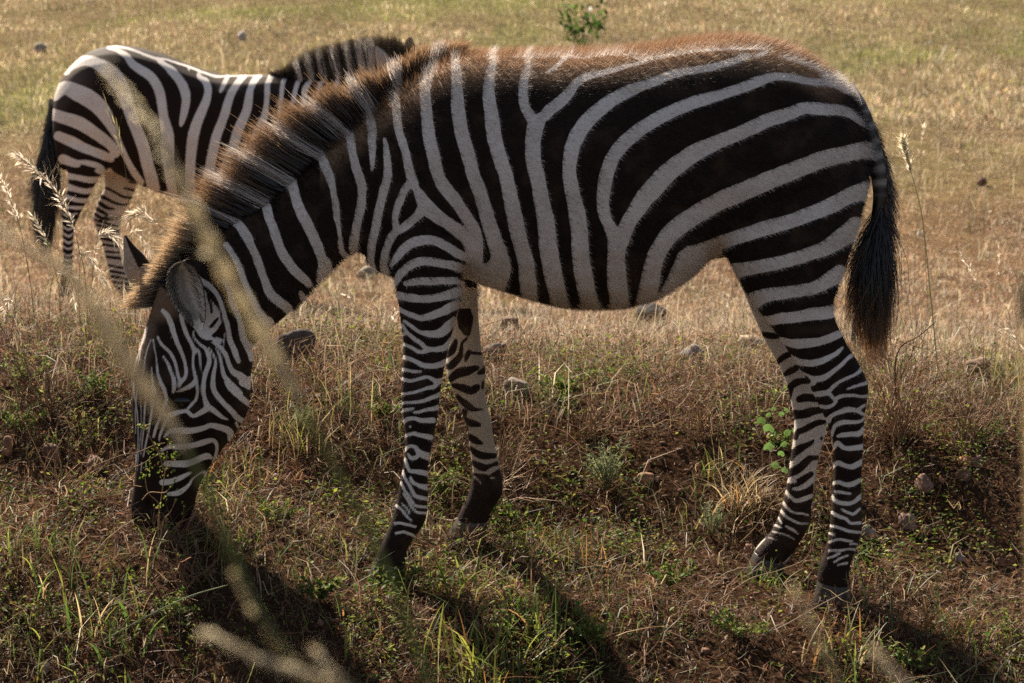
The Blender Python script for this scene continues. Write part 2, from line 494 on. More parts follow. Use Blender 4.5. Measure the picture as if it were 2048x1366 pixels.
FACE = parse("""
P f1 1030,40 1100,0 1180,120 1280,250 1310,350 1320,430 1285,560 1220,600 1335,640 1310,700 1200,690 1060,640 960,480 880,410 780,310 830,260 1060,450 1090,350 1070,180
D f1 1180,480,40 1230,420,45 1275,365,20
D f1 1225,590,55 1280,540,45 1305,470,15
D f1 890,440,60 930,500,65 990,590,55 1040,640,48 1110,672,45 1190,668,30
D f1 1140,60,25 1160,140,30 1188,220,25 1192,295,28
W f1 560,270,60 620,340,72 670,450,75 700,560,70 740,670,60 780,770,55 820,860,50 845,950,48 860,1050,50 845,1140,50 790,1195,60 770,1255,36
W f1 490,610,35 545,710,42 640,800,46 690,880,46 720,960,45 745,1060,40 765,1140,40 790,1190,50
W f1 560,860,30 600,920,38 640,1000,45 670,1080,45 700,1170,55 705,1260,60 690,1330,36
W f1 430,640,25 450,760,22 470,880,22 480,980,30 490,1080,40 530,1190,45 580,1290,50 595,1366,48
W f2 520,30,46 570,110,50 590,180,50 605,260,45 575,340,40 545,410,38 510,510,35 470,620,42 435,740,36
W f1 410,1000,18 415,1120,26 430,1230,42 452,1330,52
W f2 430,80,55 425,250,50 412,420,36 395,520,35 375,640,30 350,760,28 325,880,25 300,1000,18
W f1 330,500,70 300,620,60 240,780,40 200,940,30 170,1100,26
W f1 400,640,18 350,780,22 320,950,22 300,1100,18
W f1 290,640,16 262,800,18 240,960,16
W f2 180,30,20 180,150,20 212,330,18 230,500,17 235,650,15 235,800,15 220,950,14 200,1080,14
W f2 235,30,16 215,200,16 200,420,14 205,700,12
W f2 262,60,14 270,300,14 275,480,14 275,650,13 260,800,13 242,950,13 225,1100,12
W f2 335,60,25 335,250,27 320,400,26 315,550,20 300,700,20 285,850,18 270,980,12
W f2 610,480,40 560,620,40 520,720,35 505,800,22
W f1 790,330,50 820,450,58 860,560,58 900,640,52 940,720,50 970,780,66 958,850,40 950,950,36 965,1060,45 985,1150,50 1000,1250,38 1008,1366,26
W f2 1008,40,28 1010,150,38 990,250,42 940,310,42 890,365,40
W f1 985,1180,66 930,1240,68 850,1280,56 780,1308,36 725,1325,12
W f1 1010,780,46 1040,840,40 1045,930,34 1048,1020,24 1048,1090,8
W f1 950,540,28 970,620,30 1030,700,40 1100,750,45 1140,820,55 1165,900,60 1150,980,65 1120,1060,65 1095,1150,60 1085,1250,58 1090,1366,56
W f2 1095,60,55 1090,150,50 1105,250,60 1130,330,90
W f1 1160,750,26 1210,830,33 1240,900,35 1242,980,45 1225,1060,55 1210,1160,65 1210,1260,68 1255,1366,72
W f2 1210,30,70 1220,120,70 1262,200,75 1330,280,70 1400,350,70 1470,420,75 1530,490,80 1610,540,70
W f1 1245,760,24 1290,840,34 1315,930,40 1330,1020,50 1350,1110,60 1410,1190,75 1480,1260,78 1560,1340,78
W f2 1390,30,70 1440,110,78 1530,190,82 1620,265,80 1690,330,60
W f1 1220,690,40 1290,730,55 1350,800,60 1390,880,60 1420,970,65 1470,1060,78 1560,1115,100 1640,1180,120 1720,1170,120
W f2 1600,30,110 1720,100,80
W f1 1355,570,14 1350,650,24 1350,735,18
W f2 650,460,80 720,430,66 800,410,58 870,405,52 910,445,56 960,470,50 1040,430,66 1110,385,78 1170,365,78 1260,430,66 1340,490,48 1400,512,28
W f2 1510,560,36 1535,610,36
W f2 575,745,26 640,675,56 720,655,80 860,662,88 980,650,80 1100,620,70 1180,590,68 1290,612,84 1390,645,90 1440,700,90 1430,770,60
W f2 540,920,36 640,870,58 760,870,80 900,860,75 1020,830,78 1120,800,74 1200,785,58 1250,820,56 1262,900,44 1240,1000,40 1220,1070,50
W f2 600,1090,76 720,1090,88 850,1090,92 960,1060,88 1060,1012,86 1140,990,84 1190,1015,40
W f3 640,490,96 760,480,88 900,430,78 1020,370,60 1090,340,26
W f3 740,670,60 880,652,86 980,590,70 1050,520,50 1090,450,34 1160,390,30 1240,345,40 1290,345,64 1310,430,30
W f3 232,60,22 228,300,18
W f3 270,60,12 265,320,10
W f3 325,190,28 318,320,20
W f3 390,180,18 384,300,12
""")
NEARFORE = parse("""
W F 605,820,30 645,760,60 720,670,78 800,615,85 900,590,82 1000,600,80 1100,648,80 1200,708,80 1280,750,60
W F 640,980,50 690,900,68 760,832,70 850,790,70 950,785,72 1080,808,72 1200,830,80 1262,870,56 1255,950,36
W F 735,990,44 800,975,60 900,965,65 1020,965,65 1150,960,65 1250,960,60
W F 640,1085,56 740,1110,68 860,1128,62 980,1122,70 1100,1098,78 1220,1060,90
W l1 160,100,46 280,165,58 400,200,60 520,182,78 640,135,90 760,80,100 830,40,100
W l1 210,238,16 300,300,34 400,365,44 520,388,70 640,370,98 720,300,98 790,220,60
W l1 195,280,16 250,370,38 330,440,44 420,500,44 470,550,48 560,560,54 660,548,60 720,500,60 775,415,36
W l1 195,392,36 250,380,28
W l1 205,498,28 300,540,34 370,582,40 440,590,30 520,570,38
W l1 205,648,36 300,675,44 370,710,50 440,745,54 540,750,60 640,732,64 690,700,60
W l1 200,790,38 280,805,33 350,815,24 410,815,13
W l1 195,895,33 280,920,30 350,905,30 420,885,34 490,880,34 550,905,44 600,930,58 650,915,56
W l1 600,935,58 560,985,44 490,1000,38 420,1025,30 340,1050,30 250,1062,28 180,1062,18
W l1 190,1178,24 300,1165,24 400,1155,30 480,1130,40 560,1100,44 640,1070,48
W l1 200,1256,24 280,1245,24 330,1230,8
W l1 335,1276,13 420,1260,28 520,1240,44 610,1220,54
W l2 205,135,42 280,100,44 360,100,44 440,120,50 550,120,60
W l2 288,190,14 292,192,12
W l2 240,290,30 330,270,40 400,290,44 520,310,60
W l2 230,450,32 280,412,35 340,420,40 380,470,50 440,510,78 510,535,80
W l2 385,515,38 340,545,45 290,540,40 265,500,18
W l2 222,550,22 250,630,30 280,690,40 350,700,44 420,710,54 490,720,54
W l2 288,765,14 310,810,28 360,850,38 420,870,50 490,882,60
W l2 200,695,18 230,780,24 270,840,24 310,920,30 350,980,38 420,1000,44 475,1005,38
W l2 185,825,18 220,900,20 260,960,22 300,1030,24 350,1085,28 420,1100,30 475,1105,26
W l2 212,955,12 260,1030,15 300,1100,18 350,1160,20 400,1175,17 470,1175,18
W l2 192,1065,8 240,1110,12 282,1175,10
W l2 125,1088,20 190,1140,18 240,1200,15 300,1252,13
W l3 480,450,26 560,450,28 650,470,28 760,500,22
W l3 490,590,22 580,570,26 650,590,24 750,632,18
""")
FARFORE = parse("""
Q l1 840,90 970,95 1005,200 1000,280 960,420 900,400 840,320 815,200
D l1 810,460,40 770,560,85 720,615,70 680,650,40
D l1 872,500,26 860,620,60 800,700,86 730,755,80 680,730,40
D l1 880,482,30 930,440,26
D l1 960,590,56 930,650,46 910,700,12
D l1 1000,600,34 1110,610,38
D l1 740,900,70 830,835,105 920,812,108 1020,780,70 1060,770,36
D l1 1060,835,34 1130,800,66 1150,740,26
D l1 780,970,50 880,1000,88 980,1030,88 1050,990,76
D l1 820,1095,46 880,1150,68 960,1210,80 1010,1240,58 1110,1250,16
D l1 905,1270,66 895,1340,60
D l1 1120,930,26 1115,1000,26
D l2 920,105,46 980,150,88 1070,172,46
D l2 925,200,40 940,225,26
D l2 955,300,66 1030,350,78 1100,382,36
D l2 960,430,50 1060,500,80 1150,522,78 1250,520,60
D l2 985,590,44 1080,640,88 1170,660,80 1270,610,50
Q l2 980,700 1080,720 1180,740 1330,640 1350,1000 1200,1366 760,1366 880,1000
W l2 1140,722,22 1220,670,38 1300,650,28
W l2 1015,758,20 1090,830,20
W l2 1200,770,18 1300,790,22
W l2 1000,960,12 1060,1010,12
Q px 980,962 1020,940 1020,1100 880,1100 925,990
""")
NEARHIND = parse("""
W h1 160,290,120 300,285,128 420,255,148 560,248,148 700,230,150 900,192,166 1050,182,176 1180,150,176
W h1 400,545,50 560,600,108 700,612,128 860,602,120 1000,572,110 1130,530,108 1280,465,98
W h1 560,780,30 680,860,78 800,886,88 940,870,90 1080,820,74 1180,770,58 1250,710,48 1298,662,24
W h1 680,1000,26 800,1072,60 900,1110,80 1020,1090,80 1130,1032,64 1220,960,54 1290,900,54 1360,830,50 1420,775,48
W h1 890,1158,64 830,1195,36
D h1 780,1085,46 850,1138,16
W h1 890,1325,56 1020,1310,68 1100,1280,58 1170,1210,50 1260,1140,44 1350,1100,40 1450,1060,40 1530,1000,44 1560,960,40
W h1 1358,1245,13 1450,1215,24 1550,1190,34 1630,1160,44 1660,1125,40
W h2 900,62,56 1020,50,60 1090,42,58 1140,80,44 1190,130,44 1250,100,50 1330,75,40 1450,75,40 1560,85,34 1660,85,34
W h2 960,230,46 1080,235,44 1160,210,40 1215,155,38
W h2 1040,400,50 1090,430,78 1120,380,60 1190,330,50 1280,300,58 1380,275,68 1480,280,54 1560,320,38 1610,345,28
W h2 1535,252,32 1610,208,28
W h2 1140,630,36 1165,560,48 1190,500,54 1250,470,54 1350,450,58 1450,450,50 1540,440,40 1600,400,18
W h2 1228,650,36 1290,632,56 1400,620,58 1500,620,68 1570,580,68 1605,530,48
W h2 1165,810,56 1220,742,58 1270,770,58 1330,810,58 1430,820,68 1530,800,74 1600,780,68
W h2 1160,1065,56 1240,1022,60 1310,1050,58 1410,1075,68 1500,1040,78 1575,1000,74
W h2 1150,1312,38 1250,1290,48 1330,1320,58 1430,1320,68 1510,1280,58 1575,1235,40
W h3 1015,118,18 1090,125,24 1165,142,22
W h3 985,165,28 1020,210,38 1100,235,38 1200,230,34 1250,180,34 1280,150,28
W h3 1082,298,13 1140,325,24 1200,345,24 1262,290,18
W h3 985,328,24 1050,370,34 1120,395,28 1180,440,22 1270,430,22
W h3 968,463,18 1050,480,22 1120,505,24 1190,525,22 1280,530,18
W h3 950,538,10 1005,552,9
W h3 950,632,10 1030,605,14 1100,605,16 1185,622,13
W h3 1165,645,11 1280,656,12
W h3 950,717,10 1060,710,13 1150,700,14 1240,712,12
W h3 945,790,9 1010,765,11 1062,738,9
W h3 1000,830,9 1070,790,11 1145,768,9
W h3 1045,860,10 1135,840,10
""")
FARHIND = parse("""
D h1 180,475,66 300,500,88 400,500,80
D h1 370,885,56 450,812,78 560,750,80
D h1 480,1040,50 560,1000,98 660,945,80
D h1 540,1240,80 620,1172,98 720,1140,90 820,1140,60
D h1 550,1366,60 590,1240,50
D h2 690,130,88 760,112,108 860,112,108 960,120,90
D h2 620,345,130 760,332,128 880,300,120 1010,270,90
D h2 640,670,66 668,592,78 760,552,90 860,502,90 960,460,80 1050,448,56
D h2 580,970,56 620,882,108 700,822,110 800,770,78 885,718,46
D h2 1005,670,46 1000,690,30
D h2 540,1165,120 660,1112,118 760,1032,110 840,962,90 960,950,58
D h2 520,1342,96 660,1300,108 760,1240,98 860,1175,76
Q h3 470,90 560,60 700,70 800,10 780,300 760,600 500,820 300,1000 60,1000 100,820 300,600
W h3 500,5,48 610,12,36
W h3 585,93,26 660,86,46 720,52,48 800,0,40
W h3 495,95,33 560,170,34 620,210,38 700,192,48 785,155,38
W h3 475,205,28 530,280,29 590,325,24 660,340,24 745,357,18
W h3 450,292,26 510,360,27 580,405,24 650,440,27 740,440,16
W h3 432,362,18 472,435,18
W h3 392,452,23 470,480,20
W h3 515,468,20 570,500,29 640,548,13
W h3 380,523,16 470,540,19 540,565,17 610,604,13
W h3 340,582,13 430,607,13
""")
ADULT = parse("""
W z1 330,330,70 360,290,80 430,250,90 520,232,92 620,265,108 700,315,128 770,385,145 830,480,130 880,600,120 920,720,112 960,830,110 1000,930,110 1040,1050,110 1070,1180,110 1105,1300,112 1125,1400,112
W z1 220,540,120 320,480,118 420,520,148 530,575,158 620,645,148 690,735,126 740,830,90 790,930,60 830,1020,50 880,1130,52 940,1240,60 1010,1340,60
W z1 200,720,106 330,762,110 450,802,118 560,872,108 660,942,100 730,1000,88 780,1080,76
W z1 260,920,86 380,972,98 480,1022,90 580,1062,80 680,1102,80 740,1130,56
W z1 300,1130,86 420,1170,70 520,1170,60 620,1212,88 670,1252,56
D z1 470,1190,20 590,1222,20
W z1 320,1280,60 440,1300,50 560,1322,58 660,1305,36
W z2 340,200,60 450,230,50 530,240,48 590,215,36
W z2 330,290,40 430,320,40 520,325,40
W z2 310,378,18 420,390,30 510,390,30
W z2 290,430,12 350,460,20 430,440,14
W z2 290,490,12 350,520,20 410,500,14
W z2 290,550,12 350,590,20 400,560,14
W z2 290,610,12 350,650,22 400,620,14
W z2 290,670,12 350,710,22 400,680,14
W z2 290,735,12 350,765,20 400,740,14
W z2 290,800,12 350,825,18 400,805,14
W z2 290,850,12 350,875,16 400,855,12
W z2 290,905,10 350,930,16 400,910,12
W z1 740,92,14 850,115,18 950,142,20 1050,180,22 1150,214,28 1250,226,15 1366,266,15
W z3 0,236,15 100,265,16 200,300,18 300,340,20 400,375,22 450,380,20 540,374,10 700,370,8 820,360,8
W z3 168,300,22 178,332,8
W z1 715,115,33 800,140,40 880,192,55 930,260,70 1000,312,80 1080,362,85 1140,432,85 1180,520,85 1200,620,85 1212,720,82 1232,820,100 1250,920,118 1255,1050,110 1262,1180,96 1290,1366,90 1300,1440,90
W z1 1155,216,28 1220,270,50 1290,322,70 1350,392,74
W z3 0,322,60 60,382,75 110,450,84 140,530,85 145,610,75 130,700,65 110,780,50 98,822,28
W z3 262,345,28 270,382,44 320,420,60 345,480,65 340,560,70 310,650,80 270,740,90 235,830,95 210,930,100 195,1050,96 185,1180,92 180,1366,100 185,1500,100
W z3 522,382,38 490,450,40 460,512,28
W z3 668,378,58 620,432,60 570,510,70 535,592,75 505,700,80 470,800,80 430,900,85 400,1020,90 375,1150,90 355,1300,100 350,1480,100
W z3 812,362,58 760,430,60 730,500,60 715,600,75 695,700,80 650,800,85 610,900,90 580,1010,90 550,1120,100 500,1250,110 480,1450,110
W z3 930,365,48 890,440,50 885,520,50 880,620,46 865,720,60 830,820,80 790,920,90 750,1020,85 700,1200,90 680,1400,90
W z3 1052,385,34 1025,450,40 1015,550,38 1000,680,36 985,780,33 950,880,50 900,1000,60 860,1200,70
W z3 1172,405,40 1145,490,40 1120,600,38 1095,700,40 1075,780,40 1040,900,50 1000,1100,60
W z3 1282,405,40 1250,470,36 1225,560,36 1190,700,42 1170,820,46 1150,1000,50
W z4 140,690,60 60,800,58 50,960,58 20,1200,60
W z4 305,670,64 265,780,58 240,1000,60
W z4 510,650,60 500,800,58 520,930,50
W z4 690,590,60 680,800,50
W z4 845,580,50 850,690,40
W z4 985,550,48 1000,640,40
""")
ADULT_HIND = parse("""
D z2 690,210,14 760,240,15 850,290,15 940,300,24
D z2 650,285,36 740,330,24 830,360,12 910,360,9
D z2 860,210,9 970,236,14
D z2 905,155,9 990,166,12
D z2 630,345,38 700,390,30 770,402,9
D z2 600,395,33 700,452,29
D z2 580,440,23 680,490,24 840,480,20
D z2 590,500,14 800,560,12
D z2 610,545,18 800,602,15
D z2 630,600,23 800,645,20
D z2 640,665,23 810,700,26
D z2 660,725,18 810,745,14
D z2 690,790,14 830,800,10
D z2 690,835,18 840,852,26
D z2 720,915,18 860,940,16
D z2 730,965,20 870,990,20
D z2 740,1015,20 890,1040,20
D z2 745,1065,20 900,1085,20
D z2 770,1112,22 920,1135,22
""")
# ------------------------------------------------------------------ animals
def loft(secs, sub=5, m=28, power=2.15):
    """closed tube through sections (front px, rear px, half width, depth); returns verts, quads+caps"""
    a = catmull(np.array([[s[0][0], s[0][1], s[1][0], s[1][1], s[2], s[3]] for s in secs], float), sub)
    A = P(a[:, 0], a[:, 1], a[:, 5]); B = P(a[:, 2], a[:, 3], a[:, 5])
    cen, half = (A + B) / 2, (A - B) / 2
    th = np.arange(m) * 2 * math.pi / m
    c = np.sign(np.cos(th)) * np.abs(np.cos(th)) ** (2 / power)
    s = np.sign(np.sin(th)) * np.abs(np.sin(th)) ** (2 / power)
    V = cen[:, None] + half[:, None] * c[None, :, None] + np.array([0, 1.0, 0]) * (a[:, 4, None] * s[None])[..., None]
    k = len(V)
    V = V.reshape(-1, 3).tolist()
    F = [[i * m + j, i * m + (j + 1) % m, (i + 1) * m + (j + 1) % m, (i + 1) * m + j] for i in range(k - 1) for j in range(m)]
    F.append(list(range(m))[::-1]); F.append([(k - 1) * m + j for j in range(m)])
    return V, F


def fused(lofts, voxel, smooth=6):
    """one continuous skin over all lofts"""
    V, F = [], []
    for lv, lf in lofts:
        n = len(V); V += lv; F += [[i + n for i in f] for f in lf]
    me = bpy.data.meshes.new('tmp'); me.from_pydata(V, [], F); me.update()
    bm = bmesh.new(); bm.from_mesh(me); bmesh.ops.recalc_face_normals(bm, faces=bm.faces); bm.to_mesh(me); bm.free()
    o = bpy.data.objects.new('tmp', me); COL.objects.link(o)
    md = o.modifiers.new('r', 'REMESH'); md.mode = 'VOXEL'; md.voxel_size = voxel; md.adaptivity = 0
    sm = o.modifiers.new('s', 'SMOOTH'); sm.factor = 0.5; sm.iterations = smooth
    dg = bpy.context.evaluated_depsgraph_get()
    res = bpy.data.meshes.new_from_object(o.evaluated_get(dg))
    bpy.data.objects.remove(o); bpy.data.meshes.remove(me)
    res.polygons.foreach_set('use_smooth', np.ones(len(res.polygons), bool))
    return res


def mesh_arrays(me):
    n = len(me.vertices)
    co = np.empty(n * 3, np.float32); me.vertices.foreach_get('co', co)
    no = np.empty(n * 3, np.float32); me.vertices.foreach_get('normal', no)
    return co.reshape(-1, 3).astype(float), no.reshape(-1, 3).astype(float)


def with_fur(name, me, parent, mats, stripe, dorsal, tan_mix, flen, fdir, density, width, seed=17):
    """the skin mesh plus short coat hairs rooted on it, one mesh: each hair is a thin pointed triangle"""
    me.calc_loop_triangles()
    nt = len(me.loop_triangles)
    T = np.empty(nt * 3, np.int32); me.loop_triangles.foreach_get('vertices', T); T = T.reshape(-1, 3)
    co, no = mesh_arrays(me)
    r = np.random.default_rng(seed)
    e1, e2 = co[T[:, 1]] - co[T[:, 0]], co[T[:, 2]] - co[T[:, 0]]
    ar = np.linalg.norm(np.cross(e1, e2), axis=1) / 2
    n = int(ar.sum() * density)
    ti = np.searchsorted(np.cumsum(ar) / ar.sum(), r.random(n)).clip(0, nt - 1)
    b = r.random((n, 2)); fl = b.sum(1) > 1; b[fl] = 1 - b[fl]
    w = np.stack([1 - b.sum(1), b[:, 0], b[:, 1]], 1)
    mixv = lambda A: (A[T[ti]] * (w[..., None] if A.ndim == 2 else w)).sum(1)
    p, d, ln = mixv(co), mixv(fdir), mixv(flen) * r.uniform(.55, 1.3, n)
    nn = mixv(no)
    d = d + r.uniform(-.33, .33, (n, 3)); d /= np.linalg.norm(d, axis=1, keepdims=True)
    sd = np.cross(d, nn + r.normal(0, .5, (n, 3))); sd /= np.linalg.norm(sd, axis=1, keepdims=True) + 1e-9
    p = p - nn * .001
    V = np.stack([p - sd * width / 2, p + sd * width / 2, p + d * ln[:, None]], 1).reshape(-1, 3)
    nv = len(co)
    F = [list(x.vertices) for x in me.polygons]
    ct = np.concatenate([np.array([len(f) for f in F]), np.full(n, 3)])
    lp = np.concatenate([np.concatenate([np.array(f) for f in F]), np.arange(3 * n) + nv])
    o = mesh_np(name, np.vstack([co, V]), lp, np.concatenate([[0], np.cumsum(ct)[:-1]]), mats[0], parent)
    m2 = o.data
    m2.materials.append(mats[1])
    m2.polygons.foreach_set('material_index', np.concatenate([np.zeros(len(F), np.int32), np.ones(n, np.int32)]))
    rep = lambda A: np.concatenate([A, np.repeat(mixv(A), 3)])
    put_float(m2, 'stripe', rep(stripe)); put_float(m2, 'dorsal', rep(dorsal)); put_float(m2, 'tan_mix', rep(tan_mix))
    put_float(m2, 'shade', np.concatenate([np.ones(nv), np.repeat(r.uniform(.82, 1.18, n), 3)]))
    bpy.data.meshes.remove(me)
    return o


def hoof(parent, toe0, toe1, heel0, heel1, hw, y0, yoff=0):
    """flared horn hoof between coronet and ground"""
    secs = []
    for t, w in ((-0.12, 0.9), (0.0, 1.02), (0.35, 1.1), (0.7, 1.2), (0.97, 1.27), (1.0, 1.22)):
        f = (toe0[0] + (toe1[0] - toe0[0]) * t, toe0[1] + (toe1[1] - toe0[1]) * t)
        r = (heel0[0] + (heel1[0] - heel0[0]) * t, heel0[1] + (heel1[1] - heel0[1]) * t)
        secs.append((f, r, hw * w, y0))
    V, F = loft(secs, 3, 20, 2.0)
    s = Soup(); V = np.array(V)
    px, py = to_px(V)
    t = np.clip((py - toe0[1]) / max(toe1[1] - toe0[1], 1), 0, 1)[:, None]
    c = np.array([0.055, 0.047, 0.040]) * (1 - t) + np.array([0.024, 0.021, 0.019]) * t
    s.add(V, sum(F, []), [len(f) for f in F], c)
    o = s.build('hoof', M_HOOF, parent)
    return o


def ear(parent, cl, hwl, left_col, right_col, rim, y0, depth, thick=0.0035, tilt=0.0):
    """cupped leaf shaped ear: centre line px, half widths px, cup depth in metres (sign = opening side)"""
    c = catmull(np.array([[p[0], p[1], w] for p, w in zip(cl, hwl)], float), 5)
    k, m = len(c), 13
    d = np.gradient(c[:, :2], axis=0); d /= np.linalg.norm(d, axis=1, keepdims=True) + 1e-9
    nrm = np.stack([-d[:, 1], d[:, 0]], 1)
    t = np.linspace(-1, 1, m)
    q = c[:, None, :2] + nrm[:, None] * (c[:, 2, None] * t[None])[..., None]
    W = c[:, 2] / max(c[:, 2].max(), 1)
    yy = y0 + depth * (1 - t[None] ** 2) * (W[:, None]) + tilt * t[None] * W[:, None]
    A = P(q[..., 0], q[..., 1], yy)
    Bk = A + np.array([0, thick * np.sign(depth + 1e-9), 0])
    s = Soup()
    u = np.linspace(0, 1, k)
    for X, flip, cols in ((A, False, left_col), (Bk, True, right_col)):
        C = np.array([[cols(u[i], t[j]) if abs(t[j]) < 0.93 else rim(u[i], t[j]) for j in range(m)] for i in range(k)]).reshape(-1, 3)
        F = []
        for i in range(k - 1):
            for j in range(m - 1):
                f = [i * m + j, i * m + j + 1, (i + 1) * m + j + 1, (i + 1) * m + j]
                F += f[::-1] if flip else f
        s.add(X.reshape(-1, 3), F, np.full((k - 1) * (m - 1), 4), C)
    o0 = k * m
    F = []
    for i in range(k - 1):
        for j in (0, m - 1):
            F += [i * m + j, (i + 1) * m + j, o0 + (i + 1) * m + j, o0 + i * m + j]
    C = np.array([rim(0.5, 1)])
    nv0 = s.nv; s.nv = 0
    s.add(np.zeros((0, 3)), F, np.full(2 * (k - 1), 4), np.zeros((0, 3))); s.nv = nv0
    return s, A, c


def hair_band(soup, roots, tips, rad, n, spread, col_fn, curl=0.25, seg=4, yspread=0.02, seed=3, jit=0.012, lenvar=0.3, grav=0.0):
    """hairs from a root line to a tip line (both (k,3) arrays in step)"""
    r = np.random.default_rng(seed)
    k = len(roots)
    u = r.uniform(0, k - 1.001, n); i = u.astype(int); f = (u - i)[:, None]
    a = roots[i] * (1 - f) + roots[i + 1] * f
    b = tips[i] * (1 - f) + tips[i + 1] * f
    y = r.normal(0, yspread, n)
    a = a + np.stack([r.normal(0, jit * 0.4, n), y * 0.6, r.normal(0, jit * 0.4, n)], 1)
    clump = np.sin(u * 7.1) * 0.5 + np.sin(u * 17.3 + 1) * 0.35 + np.sin(u * 41 + 2) * 0.15
    L = (1 + r.normal(0, lenvar * 0.45, n) + clump * lenvar * 0.35)[:, None]
    b = a + (b - a) * L + np.stack([r.normal(0, spread, n), y * 1.3 + r.normal(0, spread * 0.7, n), r.normal(0, spread, n)], 1)
    b[:, 2] -= grav
    t = np.linspace(0, 1, seg)
    bend = r.normal(0, curl, (n, 3)) * np.linalg.norm(b - a, axis=1, keepdims=True) * 0.18
    pts_ = a[:, None] * (1 - t)[None, :, None] + b[:, None] * t[None, :, None] + bend[:, None] * (t * (1 - t) * 4)[None, :, None]
    rr = 2.6 * rad * (1.0 - 0.85 * t)[None, :] * r.uniform(0.7, 1.3, n)[:, None]
    cols = col_fn(u / (k - 1), t, r, n)
    dv = b - a; sd = np.cross(dv, r.normal(0, 1, (n, 3)) + np.array([0, 1.6, 0])); sd /= np.linalg.norm(sd, axis=1, keepdims=True) + 1e-9
    add_strips(soup, pts_, rr, sd, cols)


def bare_skin(name, me, parent, mats, stripe, dorsal, tan_mix):
    put_float(me, 'stripe', stripe); put_float(me, 'dorsal', dorsal); put_float(me, 'tan_mix', tan_mix)
    me.name = name; me.materials.clear(); me.materials.append(mats[0])
    return link(bpy.data.objects.new(name, me), parent)


def sstep(a, b, x):
    t = np.clip((x - a) / (b - a), 0, 1)
    return t * t * (3 - 2 * t)


def dent(co, no, px, py, ysign, rad_px, amt, sx=1.0):
    X, Y = to_px(co)
    d2 = ((X - px) / sx) ** 2 + (Y - py) ** 2
    w = np.exp(-d2 / (2 * rad_px ** 2)) * ((co[:, 1] * ysign) > -0.01)
    return co + no * (w * amt)[:, None]


# ---- the young zebra grazing in front
YOUNG_AT = P(1225, 1150, 0.0); YOUNG_AT[2] = 0.0
young = tag(empty('zebra', YOUNG_AT), 'young brown-backed zebra grazing with its head down, close up and side-on', 'zebra')
yl = []
yl.append(loft([((735, 400), (735, 525), .05, 0), ((758, 262), (765, 545), .10, 0), ((800, 182), (810, 558), .125, 0), ((860, 136), (870, 560), .145, 0),
                ((920, 108), (930, 560), .162, 0), ((1000, 106), (1010, 582), .185, 0), ((1100, 105), (1110, 611), .202, 0), ((1200, 103), (1210, 617), .207, 0),
                ((1290, 95), (1295, 603), .202, 0), ((1370, 84), (1365, 563), .192, 0), ((1440, 75), (1430, 520), .182, 0), ((1520, 79), (1500, 520), .168, 0),
                ((1590, 102), (1580, 500), .15, 0), ((1650, 137), (1650, 480), .12, 0), ((1693, 180), (1702, 440), .088, 0), ((1719, 232), (1727, 385), .05, 0), ((1732, 285), (1734, 325), .018, 0)]))
yl.append(loft([((860, 140), (770, 545), .105, 0), ((800, 182), (722, 505), .098, 0), ((745, 230), (692, 512), .085, 0), ((696, 270), (655, 546), .074, 0), ((642, 312), (620, 582), .067, 0),
                ((588, 360), (590, 615), .062, 0), ((534, 407), (560, 641), .06, 0), ((474, 442), (534, 663), .06, 0), ((424, 477), (514, 683), .062, 0), ((374, 508), (500, 702), .062, 0), ((336, 548), (480, 712), .058, 0)]))
yl.append(loft([((320, 565), (498, 690), .054, 0), ((302, 622), (506, 716), .07, 0), ((285, 680), (501, 752), .078, 0), ((269, 740), (498, 790), .083, 0), ((265, 790), (493, 822), .08, 0),
                ((266, 840), (473, 862), .069, 0), ((271, 890), (449, 895), .057, 0), ((272, 930), (424, 930), .049, 0), ((268, 970), (402, 965), .046, 0), ((263, 1005), (391, 1000), .048, 0), ((266, 1035), (385, 1030), .046, 0), ((285, 1054), (368, 1051), .03, 0)], 5, 28, 2.4))
yl.append(loft([((800, 430), (925, 430), .05, -.075), ((790, 475), (931, 475), .06, -.085), ((786, 520), (932, 522), .062, -.092), ((790, 560), (925, 562), .057, -.096), ((796, 600), (917, 615), .051, -.1), ((801, 640), (907, 655), .045, -.1), ((807, 690), (895, 705), .041, -.1), ((804, 740), (885, 755), .04, -.1),
                ((803, 790), (879, 800), .04, -.1), ((805, 830), (873, 845), .036, -.1), ((811, 870), (865, 885), .031, -.1), ((808, 920), (857, 925), .029, -.1), ((801, 960), (855, 965), .029, -.1), ((792, 1005), (855, 1010), .031, -.1), ((784, 1035), (849, 1045), .033, -.1), ((773, 1065), (826, 1078), .03, -.1), ((757, 1100), (812, 1108), .031, -.1), ((748, 1122), (811, 1132), .033, -.1)]))
yl.append(loft([((850, 470), (948, 470), .055, .075), ((868, 535), (952, 540), .05, .09), ((886, 595), (955, 600), .043, .1), ((892, 645), (958, 648), .04, .1), ((893, 700), (964, 705), .038, .1), ((893, 745), (971, 742), .038, .1), ((906, 780), (970, 785), .036, .1), ((920, 815), (974, 815), .033, .1), ((930, 845), (983, 845), .03, .1),
                ((937, 880), (988, 885), .028, .1), ((943, 920), (996, 915), .028, .1), ((945, 950), (1002, 950), .03, .1), ((938, 985), (1005, 985), .032, .1), ((924, 1015), (985, 1018), .028, .1), ((912, 1040), (976, 1044), .031, .1)]))
